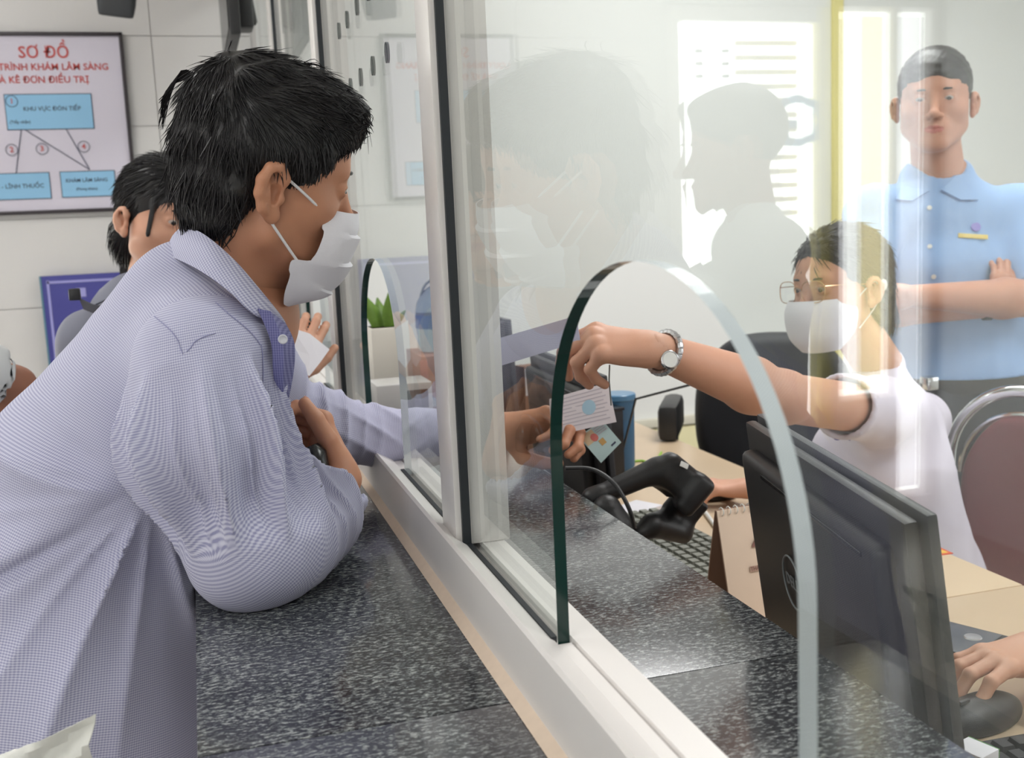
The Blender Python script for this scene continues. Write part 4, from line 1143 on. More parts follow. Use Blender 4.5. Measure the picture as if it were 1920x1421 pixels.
# ---- standing colleague with folded arms
M_bshirt = mat('sky_blue_shirt', (150, 182, 226), .85, bump=.12, bscale=900, sheen=.1)
rO = W(1752, 192, 2.50); rF = -nrm(ray(1752, 230)); rF[2] = .03; rU = (.0, 0, 1)
rb = np.array([rO[0], rO[1]])
rs = nrm(np.array([CAMR[0], CAMR[1], 0])); rback = nrm(np.array([CAMF[0], CAMF[1], 0]))
def rp(px, py, dz=0.0): return W(px, py, 2.53+dz)
shA, shB = rp(1640, 400), rp(1905, 400)
pe = rp(1800, 770, .02)
leg_ = lambda s: (pe+rs*s*.09, np.array([*(pe+rs*s*.10-rback*.01)[:2], .48]), np.array([*(pe+rs*s*.11)[:2], .07]))
hair_r = [('u', el((0, -.010, .040), (.083, .101, .091)), 0), ('s', el((0, .110, -.035), (.10, .060, .088)), .008)]
for s in (-1, 1): hair_r += [('s', el((s*.095, .010, -.075), (.060, .075, .070)), .012), ('s', el((s*.095, -.012, -.020), (.026, .020, .032)), .005)]
hair_r += [('s', el((0, -.09, -.11), (.1, .07, .06)), .01), ('d', lambda P, d: d+wr(P, 9, 300, .0012), 0)]
eA, eB = rp(1615, 575, -.10), rp(1955, 560, -.10)
wA, wB = rp(1868, 575, -.12), rp(1700, 555, -.22)
armk_r = 1.15
rY = nrm(.75*CAMR+.65*CAMU); rZ = nrm(-.35*CAMF+.2*CAMU-.6*CAMR)
rear = person('man in a sky blue shirt standing with folded arms behind the seated clerk', tuple([pe[0], pe[1], 0]), rO, rF, rU, head_ops(1.02, 1.0, 1.1, es=.85), hair_r,
    dict(neck=rp(1760, 335, .03), chest=rp(1780, 500, .03), waist=rp(1790, 640, .03), pelvis=pe, shR=shB, shL=shA, arms=[(shA, eA, wA), (shB, eB, wB)], legs=[leg_(-1), leg_(1)]),
    shirt=M_bshirt, sleeve_to=(.85, .85), trousers=mat('charcoal_trousers', (40, 42, 50), .8), skin=M_skin_r, h=.0075, hh=.0030, sleeve_r=1.05, shirt_hem=rp(1800, 705, 0)[2], chestw=1.15, belly=1.12, neck_r=.056, armk=1.15,
    hands=[dict(P=rp(1868, 575, -.12), Y=nrm(.32*CAMR+.9*CAMU+.2*CAMF), Z=nrm(-.9*CAMF+.2*CAMR), curl=[(20, 25, 20)]*4, spread=(3, 0, -2, -5), sc=.86, h=.0032), dict(P=wB, Y=nrm(-.95*CAMR-.05*CAMU+.3*CAMF), Z=nrm(-.9*CAMF+.3*CAMU), curl=[(20, 30, 20)]*4, sc=.95, h=.0032)])
rth, rR, rhf, rhr, rsh, rhp = rear
for s, (a, b, c) in ((1, (1808, 345, 0), (1840, 352, 0)) and ((1, ((1770, 345), (1812, 312), (1838, 372))), (-1, ((1745, 345), (1706, 315), (1685, 370))))):
    p1, p2, p3 = [snap(rsh[1], rp(*q_, -.08), .006)[0] for q_ in (a, b, c)]
    mid = snap(rsh[1], rp((a[0]+c[0])/2, max(a[1], c[1])+18*0, -.08), .006)[0]
    rows = [[p1*(1-t)+p2*t for t in np.linspace(0, 1, 5)], [p1*(1-t)*.5+mid*.5*(1-t)+(p2*.5+p3*.5)*t for t in np.linspace(0, 1, 5)], [mid*(1-t)+p3*t for t in np.linspace(0, 1, 5)]]
    loft(rows, M_bshirt, rsh[0], 'collar_leaf', .004)
for y in (375, 450, 520):
    p, n = snap(rsh[1], rp(1753, y, -.12)); MB().lathe([(0, 0), (.0055, 0), (.0055, .0018), (0, .002)], M_white, n=14, M=Matrix.Translation(Vector(p)) @ Vector(n).to_track_quat('Z', 'Y').to_matrix().to_4x4()).obj('button', rsh[0], world=True)
p, n = snap(rsh[1], rp(1838, 432, -.12)); q = Matrix.Translation(Vector(p)) @ Matrix([[*(c) , 0] for c in np.stack([nrm(CAMR-n*(CAMR @ n)), np.cross(n, nrm(CAMR-n*(CAMR @ n))), n], 1)]+[[0, 0, 0, 1]])
MB().box((0, 0, .001), (.066, .011, .002), mat('gold_name_strip', (214, 190, 96), .4), .0008, M=q @ Matrix.Rotation(-.10, 4, 'Z')).obj('name_strip', rsh[0], world=True)
MB().lathe([(0, 0), (.011, 0), (.011, .0035), (0, .004)], mat('violet_emblem', (138, 130, 200), .6), n=16, M=q @ Matrix.Translation((.008, .022, 0))).obj('pocket_emblem', rsh[0], world=True)
bz = rp(1800, 712, 0)[2]
bl = MB(); 
vsb = []
for k in range(33):
    a = 2*PI*k/32; vsb.append(np.array([pe[0], pe[1], bz])+rs*math.cos(a)*.158+rback*math.sin(a)*.118)
bl.add([tuple(v+np.array([0, 0, z])) for z in (-.016, .016) for v in vsb], [(k, k+1, 34+k, 33+k) for k in range(32)], mat('black_belt', (30, 28, 28), .4), True)
bl.obj('belt', rth, world=True)
bk = rp(1742, 718, -.13); MB().box(tuple(bk), (.03, .03, .03), M_metal, .004).obj('belt_buckle', rth, world=True)
wA_ = wA-nrm(wA-eA)*.02
q = Vector(nrm(wA-eA)).to_track_quat('Z', 'Y').to_matrix().to_4x4()
MB().lathe([(.028, -.010), (.031, -.008), (.031, .008), (.028, .010)], M_black, n=24, M=Matrix.Translation(Vector(wA_)) @ q).obj('watch_strap', rth, world=True)

# ---- young woman waiting behind the leaning man
M_grey = mat('grey_uniform', (124, 126, 140), .85, sheen=.1); M_skin_g = M_skin_f
gO = W(312, 416, 2.05); gF = nrm(CAMR*.60-CAMF*.80-.18*CAMU); gF = nrm(gF+CAMR*.25); gU = nrm(CAMU+.05*CAMR)
hair_g = [('u', el((0, -.012, .042), (.086, .104, .088)), 0), ('s', el((0, .118, -.040), (.082, .064, .092)), .008),
          ('u', rc((-.02, -.10, .02), (-.03, -.15, -.05), .040, .036), .03), ('u', rc((-.03, -.15, -.05), (-.03, -.155, -.20), .036, .026), .02), ('u', el((0, -.06, -.03), (.076, .05, .06)), .03)]
for s in (-1, 1): hair_g += [('s', el((s*.09, .012, -.065), (.045, .040, .060)), .01), ('u', rc((s*.060, .062, .055), (s*.067, .060, -.030), .0050, .0042), .006)]
gth = person('young woman in a grey uniform with long black hair behind the leaning man', (gO[0]-.04, gO[1]+.05, 0), gO, gF, gU, head_ops(1.0, .92, .95, es=.80), hair_g,
    dict(neck=W(275, 580, 2.10), chest=W(262, 780, 2.12), waist=W(265, 980, 2.12), pelvis=W(268, 1180, 2.12), shR=W(175, 640, 2.10), shL=W(400, 650, 2.13),
         arms=[(W(172, 650, 2.10), W(150, 900, 2.08), W(240, 1080, 2.0)), (W(400, 660, 2.13), W(470, 850, 2.05), W(540, 712, 1.95))],
         legs=[(W(225, 1200, 2.12), [-.42, 2.2, .45], [-.42, 2.2, .07]), (W(320, 1200, 2.12), [-.30, 2.2, .45], [-.30, 2.2, .07])]),
    shirt=M_grey, sleeve_to=(.9, .9), trousers=mat('grey_trousers', (100, 102, 116), .85), skin=M_skin_g, h=.010, hh=.0030, neck_r=.046, chestw=.92, belly=.95,
    hands=[dict(P=W(540, 712, 1.95), Y=nrm(.35*CAMR+.9*CAMU), Z=nrm(-.9*CAMF+.2*CAMR), curl=[(30, 40, 30)]*4, sc=.9, h=.0034)])
g_, gR, ghf, ghr, gsh, _h = gth
_, n_ = grad(ghr[1], ghr[2][0], .003)
strands('hair_locks', ghr[1], ghr[2][0], n_, tail_field(gO, gR, (-.02, -.12, -.03)), 6000, .05, .0007, ghr[0], seed=3, sel=lambda V: (((V-gO) @ gR)[:, 1] < .035)|(((V-gO) @ gR)[:, 2] > .06), lift=.05, wob=.05, jit=.12)
# shirt collar and bag strap of the young woman
for a in (((205, 548), (250, 520), (300, 512)), ):
    top_ = spl([W(188, 545, 2.02), W(222, 518, 2.01), W(262, 508, 2.02), W(300, 512, 2.06)], 12); bot_ = spl([W(165, 580, 2.0), W(205, 560, 1.99), W(250, 552, 2.0), W(300, 560, 2.03)], 12)
    loft([top_, (top_+bot_)/2-CAMF*.004, bot_], M_grey, gsh[0], 'collar', .005)
M_strap = mat('grey_strap', (78, 78, 86), .8)
loft([spl([W(150, 560, 2.0), W(190, 572, 1.985), W(235, 540, 1.985)], 10), spl([W(158, 580, 2.0), W(200, 590, 1.985), W(245, 560, 1.985)], 10)], M_strap, gsh[0], 'bag_strap', .004)
MB().box(tuple(W(140, 552, 2.0)), (.02, .02, .022), M_black, .003).obj('strap_buckle', g_, world=True)
gp = thing('paper_sheet', 'grey-white folded paper held up by the young woman beside the glass', 'paper', tuple(W(580, 660, 1.9)))
Q0 = W(580, 660, 1.9); pp = [[W(548, 615, 1.92)-Q0, W(580, 625, 1.9)-Q0, W(618, 655, 1.88)-Q0], [W(552, 655, 1.92)-Q0, W(580, 665, 1.895)-Q0, W(600, 680, 1.88)-Q0], [W(556, 690, 1.92)-Q0, W(572, 700, 1.9)-Q0, W(580, 705, 1.89)-Q0]]
mb_ = MB(); vs = [tuple(p) for r_ in pp for p in r_]; vs += [tuple(np.array(v)+CAMF*.0006) for v in vs]
fs_ = [(i*3+j, i*3+j+1, i*3+j+4, i*3+j+3) for i in range(2) for j in range(2)]; fs_ += [tuple(k+9 for k in f)[::-1] for f in fs_]+[(0, 3, 12, 9), (3, 6, 15, 12), (2, 5, 14, 11), (5, 8, 17, 14), (0, 1, 10, 9), (1, 2, 11, 10), (6, 7, 16, 15), (7, 8, 17, 16)]
mb_.add(vs, fs_, M_paper); mb_.obj('sheet', gp)

# ---- man waiting on the public side, mirrored in the near pane
sV = W(1377, 281, 2.10); sO = np.array([-sV[0], sV[1], sV[2]])
sF = nrm([.957, .285, -.05])
hair_s = [('u', el((0, -.012, .040), (.084, .104, .088)), 0), ('u', el((0, .03, .085), (.066, .066, .030)), .02), ('s', el((0, .118, -.030), (.10, .062, .085)), .01)]
for s in (-1, 1): hair_s += [('s', el((s*.095, .010, -.072), (.060, .075, .070)), .012), ('s', el((s*.095, -.012, -.020), (.026, .020, .032)), .005)]
sd = nrm(np.cross(sF, [0, 0, 1])); sb = sO*[1, 1, 0]
def sp(f, s, z): return sO*[1, 1, 0]+nrm([sF[0], sF[1], 0])*f+sd*s+np.array([0, 0, z])
sth = person('man in a white T-shirt standing at the far left beside the counter queue', (sO[0]-.05, sO[1], 0), sO, sF, (0, 0, 1), head_ops(1.0, 1.0, 1.0), hair_s,
    dict(neck=sp(-.035, 0, 1.375), chest=sp(-.04, 0, 1.22), waist=sp(-.03, 0, 1.04), pelvis=sp(-.03, 0, .90), shR=sp(-.04, .165, 1.33), shL=sp(-.04, -.165, 1.33),
         arms=[(sp(-.04, .175, 1.31), W(28, 726, 1.97), W(-160, 850, 1.90)), (sp(-.04, -.175, 1.31), sp(-.03, -.215, 1.05), sp(.02, -.22, .83))],
         legs=[(sp(-.03, .09, .88), sp(.0, .10, .48), sp(-.02, .11, .07)), (sp(-.03, -.09, .88), sp(.0, -.10, .48), sp(-.02, -.11, .07))]),
    shirt=mat('white_tshirt', (226, 228, 230), .85), sleeve_to=(.80, .62), trousers=mat('navy_trousers', (48, 52, 70), .85), skin=mat('dark_tan_skin', (176, 122, 98), .5), h=.012, hh=.0032, neck_r=.054, chestw=1.1, belly=1.1,
    hands=[dict(P=W(-160, 850, 1.90), Y=nrm(-.9*CAMR-.3*CAMU), Z=-CAMF, curl=[(20, 25, 20)]*4, h=.004), dict(P=sp(.02, -.22, .83), Y=(0.05, 0, -1), Z=nrm(-sd), curl=[(15, 20, 15)]*4, h=.004)])

# ---- second clerk, mostly out of the picture: only the hand on the mouse shows
tip_ = WZ(1780, 1303, .818); cP = np.array([tip_[0]+.150, tip_[1]+.022, .843])
cY = nrm(tip_-cP+np.array([0, 0, .035])); cZ = nrm([-.05, -.12, 1]); R3 = frame(cY, cZ); mir3 = R3[1, 0] > 0
clk = person('second clerk at the right edge resting a hand on a computer mouse', (1.30, .80, 0), (1.20, .80, 1.22), (-1, .1, -.1), (0, 0, 1), head_ops(.96, .9, .9), hair_w,
    dict(neck=(1.24, .80, 1.07), chest=(1.26, .80, .93), waist=(1.28, .80, .76), pelvis=(1.30, .80, .57), shR=(1.24, .95, 1.02), shL=(1.24, .65, 1.02),
         arms=[((1.24, .96, 1.01), (1.04, 1.08, .86), cP), ((1.24, .64, 1.01), (1.10, .56, .85), (.86, .62, .83))],
         legs=[((1.30, .89, .55), (.90, .90, .50), (.93, .90, .07)), ((1.30, .71, .55), (.90, .70, .50), (.93, .70, .07))]),
    shirt=M_tunic, sleeve_to=(.9, .9), trousers=M_trou, skin=M_skin_f, h=.010, hh=.005, shirt_hem=.52, chestw=.95, neck_r=.046,
    hands=[dict(P=cP, Y=cY, Z=cZ, curl=[(12, 40, 22), (14, 42, 24), (16, 42, 24), (20, 38, 24)], spread=(12, 2, -8, -18), thumb=((.80, .5, -.35), (.50, .82, -.25), (.30, .92, -.2)), sc=.94, mirror=mir3, h=.0018)])
nl = MB(); hd, Rn, fing, tips = clk[5][0]; 
for k, (a_, b_) in enumerate(fing):
    nn_ = MB(); nail_parts(nn_, [(a_, b_)], cP, Rn, 1, M_nail); nn_.obj('fingernail', clk[0], world=True)

# ================= office side: desks and what stands on them =================
DT = .79
def place(name, label, cat, P, rotz=0, group=None): return thing(name, label, cat, tuple(float(v) for v in P), rotz, group)
for k, (y0, y1, lb) in enumerate(((1.345, 3.05, 'light wood desk behind the counter with the blue tumbler and scanner on it'), (-.75, 1.342, 'light wood desk at the lower right with the second clerk\'s mouse on it'))):
    d = place('desk', lb, 'desk', (.615, (y0+y1)/2, 0), 0, 'office desks'); L = y1-y0
    MB().box((0, 0, DT-.0125), (.68, L, .025), M_wood, .002).obj('desktop', d)
    for s in (-1, 1): MB().box((0, s*(L/2-.03), (DT-.025)/2), (.60, .025, DT-.025), M_wood, .002).obj('side_panel', d)
    MB().box((-.25, 0, .50), (.018, L-.1, .35), M_wood, .002).obj('modesty_panel', d)

def align(o, origin, X, Y, Z):
    """orient a thing: columns are its local axes in the world"""
    o.rotation_mode = 'XYZ'; o.location = tuple(float(v) for v in origin)
    o.rotation_euler = Matrix([[X[i], Y[i], Z[i]] for i in range(3)]).to_euler()
def monitor(name, label, TL, TR, hgt, lean, logo=False, group=None):
    """seen from behind: local X runs along the back from left to right edge, Y is out of the screen, Z up"""
    TL, TR = np.array(TL), np.array(TR); X = TR-TL; X[2] = 0; wd_ = np.linalg.norm(X); X = X/wd_
    n = np.cross(X, [0, 0, 1.0])            # points to the back (public) side
    if n[0] > 0: n = -n
    up = nrm(np.array([0, 0, 1])*math.cos(lean)+n*math.sin(lean)); bk = nrm(n-up*(n @ up)); ct = (TL+TR)/2
    t = place(name, label, 'monitor', (0, 0, 0), group=group); bc = ct-up*hgt
    align(t, bc, X, -bk, up) if np.linalg.det(np.stack([X, -bk, up], 1)) > 0 else align(t, bc, -X, -bk, up)
    MB().box((0, .012, hgt/2), (wd_, .010, hgt), M_dgrey, .003).obj('bezel', t)
    MB().box((0, .0185, hgt/2+.004), (wd_-.03, .002, hgt-.04), M_blackg).obj('screen', t)
    s_ = MB().box((0, -.004, hgt/2), (wd_-.012, .014, hgt-.010), M_black, .005); s_.obj('back_shell', t)
    s2 = MB().box((0, -.018, hgt*.47), (wd_*.86, .024, hgt*.86), M_black, .012, seg=3).obj('back_bulge', t)
    MB().box((.03, -.0305, hgt*.86), (wd_*.62, .003, .005), M_blackg, .001).obj('vent_slot', t)
    base_z = (DT-bc[2])
    MB().box((0, -.022, .03), (.07, .02, .06), M_black, .006).obj('stand_neck', t)
    return t, X, bk, up, bc
m1, mX_, mB_, mU_, mC_ = monitor('monitor', 'large black monitor seen from behind with a ringed logo, near the lower right', WZ(1408, 778, 1.14), WZ(1722, 970, 1.14), .335, .13)
# its foot (drawn level on the desk)
ft = mC_.copy()
def foot(m, c, rz=0):
    iv = Matrix.LocRotScale(m.location, m.rotation_euler, None).inverted()
    b = MB().box((c[0]+.03, c[1], DT+.006), (.14, .18, .012), M_black, .005, M=None); b.tube([(c[0], c[1], DT+.01), (c[0], c[1], max(c[2]-.01, DT+.02))], .022, M_black, 12)
    o = b.obj('stand_foot', m, world=False); o.matrix_parent_inverse = iv
foot(m1, ft)
def hitplane(px, py, P, n): d = ray(px, py); t = ((np.asarray(P)-CAM) @ n)/(d @ n); return CAM+d*t
LC = hitplane(1486, 1093, mC_+mB_*.0325, mB_)
Xr = mX_ if np.cross(mX_, mU_) @ mB_ > 0 else -mX_
Mlg = Matrix([[*(c), 0] for c in np.stack([Xr, mU_, mB_], 1)]+[[0, 0, 0, 1]]); Mlg = Matrix.Translation(Vector(LC)) @ Mlg
iv1 = Matrix.LocRotScale(m1.location, m1.rotation_euler, None).inverted()
lg = MB(); lg.tube([(.031*math.cos(a), .031*math.sin(a), 0) for a in np.linspace(0, 2*PI, 40)], .0013, M_mgrey, 6, M=Mlg, cap=False); o = lg.obj('logo_ring', m1); o.matrix_parent_inverse = iv1
o = text_part('DELL', .019, M_mgrey, m1, Mlg, 'logo_lettering'); o.matrix_parent_inverse = iv1
o = MB().box((0, 0, .0), (.06, .0015, .02), M_paper, M=iv1.inverted() if False else None).obj('tmp'); bpy.data.objects.remove(o)
m2, a_, b_, c_, d_ = monitor('monitor', 'dark monitor seen from behind beside the papers in the middle', WZ(1000, 657, 1.14), WZ(1121, 706, 1.14), .235, .06)

MB().tube([(d_[0]+.03, d_[1], DT), (d_[0]+.03, d_[1], DT+.02)], .06, M_black, 16).tube([(d_[0]+.045, d_[1]-.17, DT), (d_[0]+.02, d_[1]-.10, d_[2]+.02)], .012, M_black, 10).obj('stand_foot', m2, world=True)
m3, a_, b_, c_, d_ = monitor('monitor', 'far grey monitor edge just showing beside the post', WZ(880, 585, 1.17), WZ(946, 600, 1.17), .28, .05)
foot(m3, d_)

def on_desk(px, py, z=None): return WZ(px, py, DT if z is None else z)
# blue tumbler with a black stylus
tb = on_desk(1163, 888); tb_ = place('tumbler', 'blue plastic tumbler standing on the desk behind the cards', 'cup', tb)
MB().lathe([(0, 0), (.031, 0), (.033, .004), (.039, .185), (.041, .190), (.041, .193), (.038, .193), (.036, .02), (0, .012)], M_blue, n=28).obj('cup_body', tb_)
MB().lathe([(.0395, .181), (.0418, .183), (.0418, .194), (.0395, .196)], mat('blue_rim', (84, 128, 164), .3), n=28).obj('rim', tb_)
st = place('stylus', 'thin black stick leaning out of the blue tumbler', 'stick', tb+np.array([0, 0, .03]))
MB().tube([(0, 0, .0), tuple(W(1192, 748, 2.34)-tb-np.array([0, 0, .03])), tuple(W(1330, 712, 2.30)-tb-np.array([0, 0, .03]))], .0028, M_black, 8).obj('shaft', st)
# black box and grey receipt printer by the glass
bb = on_desk(1118, 905); b1 = place('file_box', 'black box on the desk directly below the held-out cards', 'box', bb+np.array([-.02, .03, 0]), .15)
MB().box((0, 0, .085), (.15, .13, .17), M_black, .004).obj('box_body', b1); MB().box((0, 0, .173), (.155, .135, .008), M_blackg, .002).obj('lid', b1)
pr = place('receipt_printer', 'dark grey flat printer on the desk under the customer\'s outstretched hand', 'printer', (.375, 2.02, DT))
MB().box((0, 0, .045), (.20, .26, .09), M_dgrey, .008).obj('housing', pr); MB().box((0, .02, .092), (.16, .2, .006), M_mgrey, .002).obj('top_cover', pr); MB().box((-.02, -.11, .092), (.10, .012, .006), M_blackg).obj('paper_slot', pr)
lb = place('carton', 'small white and brown labelled carton beside the dark monitor', 'box', np.array([.54, 2.62, DT]), .2)
MB().box((0, 0, .12), (.06, .05, .24), mat('carton_brown', (150, 112, 92), .7), .002).obj('carton_body', lb); MB().box((0, -.0255, .20), (.056, .002, .07), M_paper).obj('label_sheet', lb); MB().box((0, -.0255, .11), (.05, .002, .025), mat('green_label', (120, 168, 128), .6)).obj('green_label', lb)

# barcode scanner in its stand
SC = W(1270, 900, 1.64); scn = place('barcode_scanner', 'black handheld barcode scanner resting in its stand on the desk', 'scanner', (SC[0], SC[1], DT))
P_ = lambda x, y, z=1.64: W(x, y, z)
sA = nrm(-.64*CAMU+.77*CAMR); sB = nrm(.64*CAMR+.77*CAMU); sR = np.stack([sA, sB, np.cross(sA, sB)], 1)
scf = build([('u', rc(P_(1122, 930, 1.60), P_(1228, 882, 1.63), .0150, .0190, CAMF, 1.15), 0), ('u', bx(P_(1275, 898), (.042, .026, .030), sR, rad=.015), .022),
             ('u', bx(P_(1298, 926), (.016, .033, .033), sR, rad=.010), .010), ('u', rc(P_(1232, 905), P_(1252, 925), .007, .005), .010), ('u', rc(P_(1112, 934, 1.60), P_(1124, 929, 1.60), .0175, .0165), .004)])
smesh('scanner_body', [surf(scf, *wbox([P_(1110, 940, 1.6), P_(1330, 840)], .05), .0022)], [M_black], scn)
sbm = P_(1240, 1030, 1.63)
stf = build([('u', rc(P_(1268, 950, 1.66), P_(1200, 1000, 1.61), .0105, .0125), 0), ('u', bx(P_(1285, 950, 1.66), (.028, .024, .010), sR, rad=.006), .012), ('u', bx((sbm[0], sbm[1], DT+.02), (.050, .075, .020), rad=.016), .02), ('u', rc(P_(1225, 985, 1.62), P_(1280, 1000, 1.66), .018, .016), .015), ('u', rc(P_(1138, 955, 1.58), P_(1150, 985, 1.58), .022, .028), .02),
             ('i', plane((0, 0, DT), (0, 0, -1)), .001)])
smesh('scanner_stand', [surf(stf, *wbox([P_(1110, 940, 1.55), P_(1330, 1040)], .07), .003)], [M_black], scn)
q = Matrix.Translation(Vector(P_(1283, 872, 1.605))) @ Vector(nrm(-CAMF+.3*CAMR+.5*CAMU)).to_track_quat('Z', 'Y').to_matrix().to_4x4()
MB().box((0, 0, 0), (.013, .009, .002), M_white, .0008, M=q @ Matrix.Rotation(-.6, 4, 'Z')).obj('white_sticker', scn, world=True)
TUBE('cable', spl([P_(1060, 878, 1.52), P_(1110, 880, 1.52), P_(1150, 905, 1.50), P_(1178, 950, 1.49), P_(1190, 990, 1.50)], 24), .0032, M_black, scn)
gb = place('notepad', 'small green-edged white notepad beneath the scanner', 'notepad', on_desk(1190, 965), .5)
MB().box((0, 0, .008), (.10, .07, .016), M_paper, .002).obj('pages', gb); MB().box((0, 0, .0005), (.106, .076, .002), mat('lime_green', (150, 196, 70), .5), .001).obj('green_cover', gb)
gc = place('cable', 'thin lime green cable loop behind the barcode scanner', 'cable', on_desk(1210, 868)); gcp = on_desk(1210, 868)
MB().tube([tuple(p-gcp+np.array([0, 0, .003])) for p in spl([on_desk(1180, 868), on_desk(1205, 866), on_desk(1225, 872), on_desk(1240, 850)], 14)], .003, MATS['lime_green'], 8).obj('cable_loop', gc)

# keyboards
def keyboard(label, c, rz, cols=17, rows=6, w_=.44, d_=.15, kc=M_mgrey, bc=M_dgrey):
    k = place('keyboard', label, 'keyboard', c, rz)
    MB().box((0, 0, .009), (w_, d_, .018), bc, .004).obj('base', k)
    proto = None; kw = (w_-.024)/cols; kd = (d_-.02)/rows
    for i in range(cols):
        for j in range(rows):
            loc = (-w_/2+.012+kw*(i+.5), -d_/2+.01+kd*(j+.5), .0215)
            if proto is None:
                mb = MB(); a, b = kw*.46, kd*.44; mb.add([(-a, -b, -.004), (a, -b, -.004), (a, b, -.004), (-a, b, -.004), (-a*.75, -b*.7, .004), (a*.75, -b*.7, .004), (a*.75, b*.75, .004), (-a*.75, b*.75, .004)], [(0, 1, 5, 4), (1, 2, 6, 5), (2, 3, 7, 6), (3, 0, 4, 7), (4, 5, 6, 7)], kc)
                proto = mb.obj('key', k); o = proto
            else: o = proto.copy(); COL.objects.link(o); o.parent = k
            o.location = loc
    return k
M_key = mat('painted_glare_key', (128, 130, 120), .4); M_keyb = mat('black_key', (34, 35, 38), .35)  # grey of the first keys is glare painted onto a black keyboard
kc_ = on_desk(1288, 1002, DT+.02)
keyboard('grey keyboard on the desk between the scanner and the calendar', (kc_[0]-.035, kc_[1]-.03, DT), PI/2+.05, kc=M_key)
kr = on_desk(1905, 1425, DT+.02)
keyboard('black keyboard in the bottom right corner of the picture', (kr[0]+.03, kr[1]-.17, DT), PI/2-.05, kc=M_keyb, bc=M_black)

# tear-off desk calendar
cw = nrm(CAMR+.42*CAMF); cw[2] = 0; cw = nrm(cw); cn = nrm(np.cross(cw, [0, 0, 1])); cn = cn if cn @ CAMF < 0 else -cn
CL = WZ(1343, 958, DT+.185); cal = place('desk_calendar', 'cream spiral-bound desk calendar showing the number 4', 'calendar', (0, 0, 0))
align(cal, (CL[0], CL[1], DT), cw, -cn, (0, 0, 1))     # local X along the page, -Y towards the viewer
M_cal = mat('calendar_cream', (226, 204, 184), .7, noise=.03, nscale=40); M_calb = mat('calendar_board', (150, 118, 100), .7); M_calp = mat('calendar_brown_print', (134, 96, 88), .7)
lean_ = .055
def cpage(y0, y1, m, nm, th=.0015):
    return MB().add([(0, y0, 0), (.22, y0, 0), (.22, 0+y1, .185), (0, y1, .185), (0, y0+th, 0), (.22, y0+th, 0), (.22, y1+th, .185), (0, y1+th, .185)], [(0, 1, 2, 3), (4, 7, 6, 5), (0, 3, 7, 4), (1, 5, 6, 2), (3, 2, 6, 7), (0, 4, 5, 1)], m).obj(nm, cal)
cpage(-.045, -.002, M_cal, 'page'); cpage(-.043, -.0005, M_calb, 'stand_board', .002); cpage(.040, .002, M_calb, 'rear_board', .002)
for k in range(18):
    MB().tube([(.008+.012*k, .006*math.cos(a)-.001, .183+.006*math.sin(a)) for a in np.linspace(0, 2*PI, 10)], .0009, M_white, 5, cap=False).obj('spiral_ring', cal)
tl = math.atan2(.043, .185); Mc = lambda x, z: Matrix.Translation((x, -.0465+(z/.185)*.043-.0004, z)) @ Matrix.Rotation(PI/2-tl, 4, 'X')
text_part('4', .052, M_calp, cal, Mc(.062, .132), 'numeral', ext=.0002)
MB().box((0, 0, 0), (.040, .008, .0004), mat('calendar_pale_print', (190, 158, 142), .7), .0001, M=Mc(.060, .098)).obj('month_bar', cal)
text_part('THÁNG TƯ', .0075, M_calp, cal, Mc(.060, .098) @ Matrix.Translation((0, 0, .0005)), 'month_lettering', ext=.0001)
for j in range(5): text_part('  '.join(str(7*j+i+1) for i in range(7) if 7*j+i+1 < 31), .0085, M_calp, cal, Mc(.100, .078-.013*j), 'date_row', ext=.0001)
# mice, pad, small things
def mouse(label, c, rz, l=.105):
    k = place('computer_mouse', label, 'mouse', c, rz)
    f = build([('u', el((0, 0, .010), (l/2, .030, .026)), 0), ('i', plane((0, 0, 0), (0, 0, -1)), .004)]); s = surf(f, (-.07, -.04, -.005), (.07, .04, .045), .0022)
    o = smesh('mouse_shell', [s], [M_black], k, world=False); MB().box((.028, 0, .0345), (.016, .005, .006), M_dgrey, .002).obj('scroll_wheel', k); return k
mL = on_desk(1335, 918, DT+.02); mouse('black mouse under the seated clerk\'s hand', (mL[0], mL[1], DT), 2.9)
mR2 = on_desk(1838, 1335, DT+.015); mouse('black mouse under the second clerk\'s hand at lower right', (mR2[0], mR2[1], DT), PI+.2, .128)
cr = on_desk(1785, 1222); crd = place('card_reader', 'dark rounded card reader on the desk right of the large monitor', 'card reader', (cr[0], cr[1], DT), .45)
MB().box((0, 0, .010), (.12, .12, .020), M_dgrey, .009, seg=3).obj('reader_body', crd); MB().box((0, 0, .0215), (.095, .095, .002), mat('slate_pad', (86, 90, 100), .35), .001).obj('pad', crd)
MB().lathe([(0, 0), (.012, 0), (.011, .0015), (0, .002)], M_steel, c=(.014, -.022, .0225), n=20).obj('silver_disc', crd); MB().box((-.02, .0, .0225), (.012, .004, .001), M_black).obj('mark', crd)
gx = WZ(1810, 1396, DT+.055); gxt = place('small_carton', 'small white and green folded carton peeping over the counter edge', 'box', (gx[0]+.012, gx[1], DT), .3)
MB().box((0, 0, .025), (.03, .035, .05), M_paper, .001).obj('carton_body', gxt); MB().box((.0155, 0, .025), (.001, .035, .05), mat('leaf_green', (96, 160, 84), .6)).obj('green_side', gxt)
pn = on_desk(1325, 965); pnt = place('pen', 'white pen lying across the desk behind the calendar', 'pen', (pn[0], pn[1], DT), 0)
MB().tube([tuple(on_desk(1308, 945)-on_desk(1325, 965)+[0, 0, .005]), tuple(on_desk(1342, 992)-on_desk(1325, 965)+[0, 0, .005])], .0045, M_white, 10).obj('barrel', pnt)
rbn = on_desk(1730, 1020); rt = place('ribbon', 'red and yellow ribbon lying along the desk edge beside the large monitor', 'ribbon', (rbn[0], rbn[1], DT))
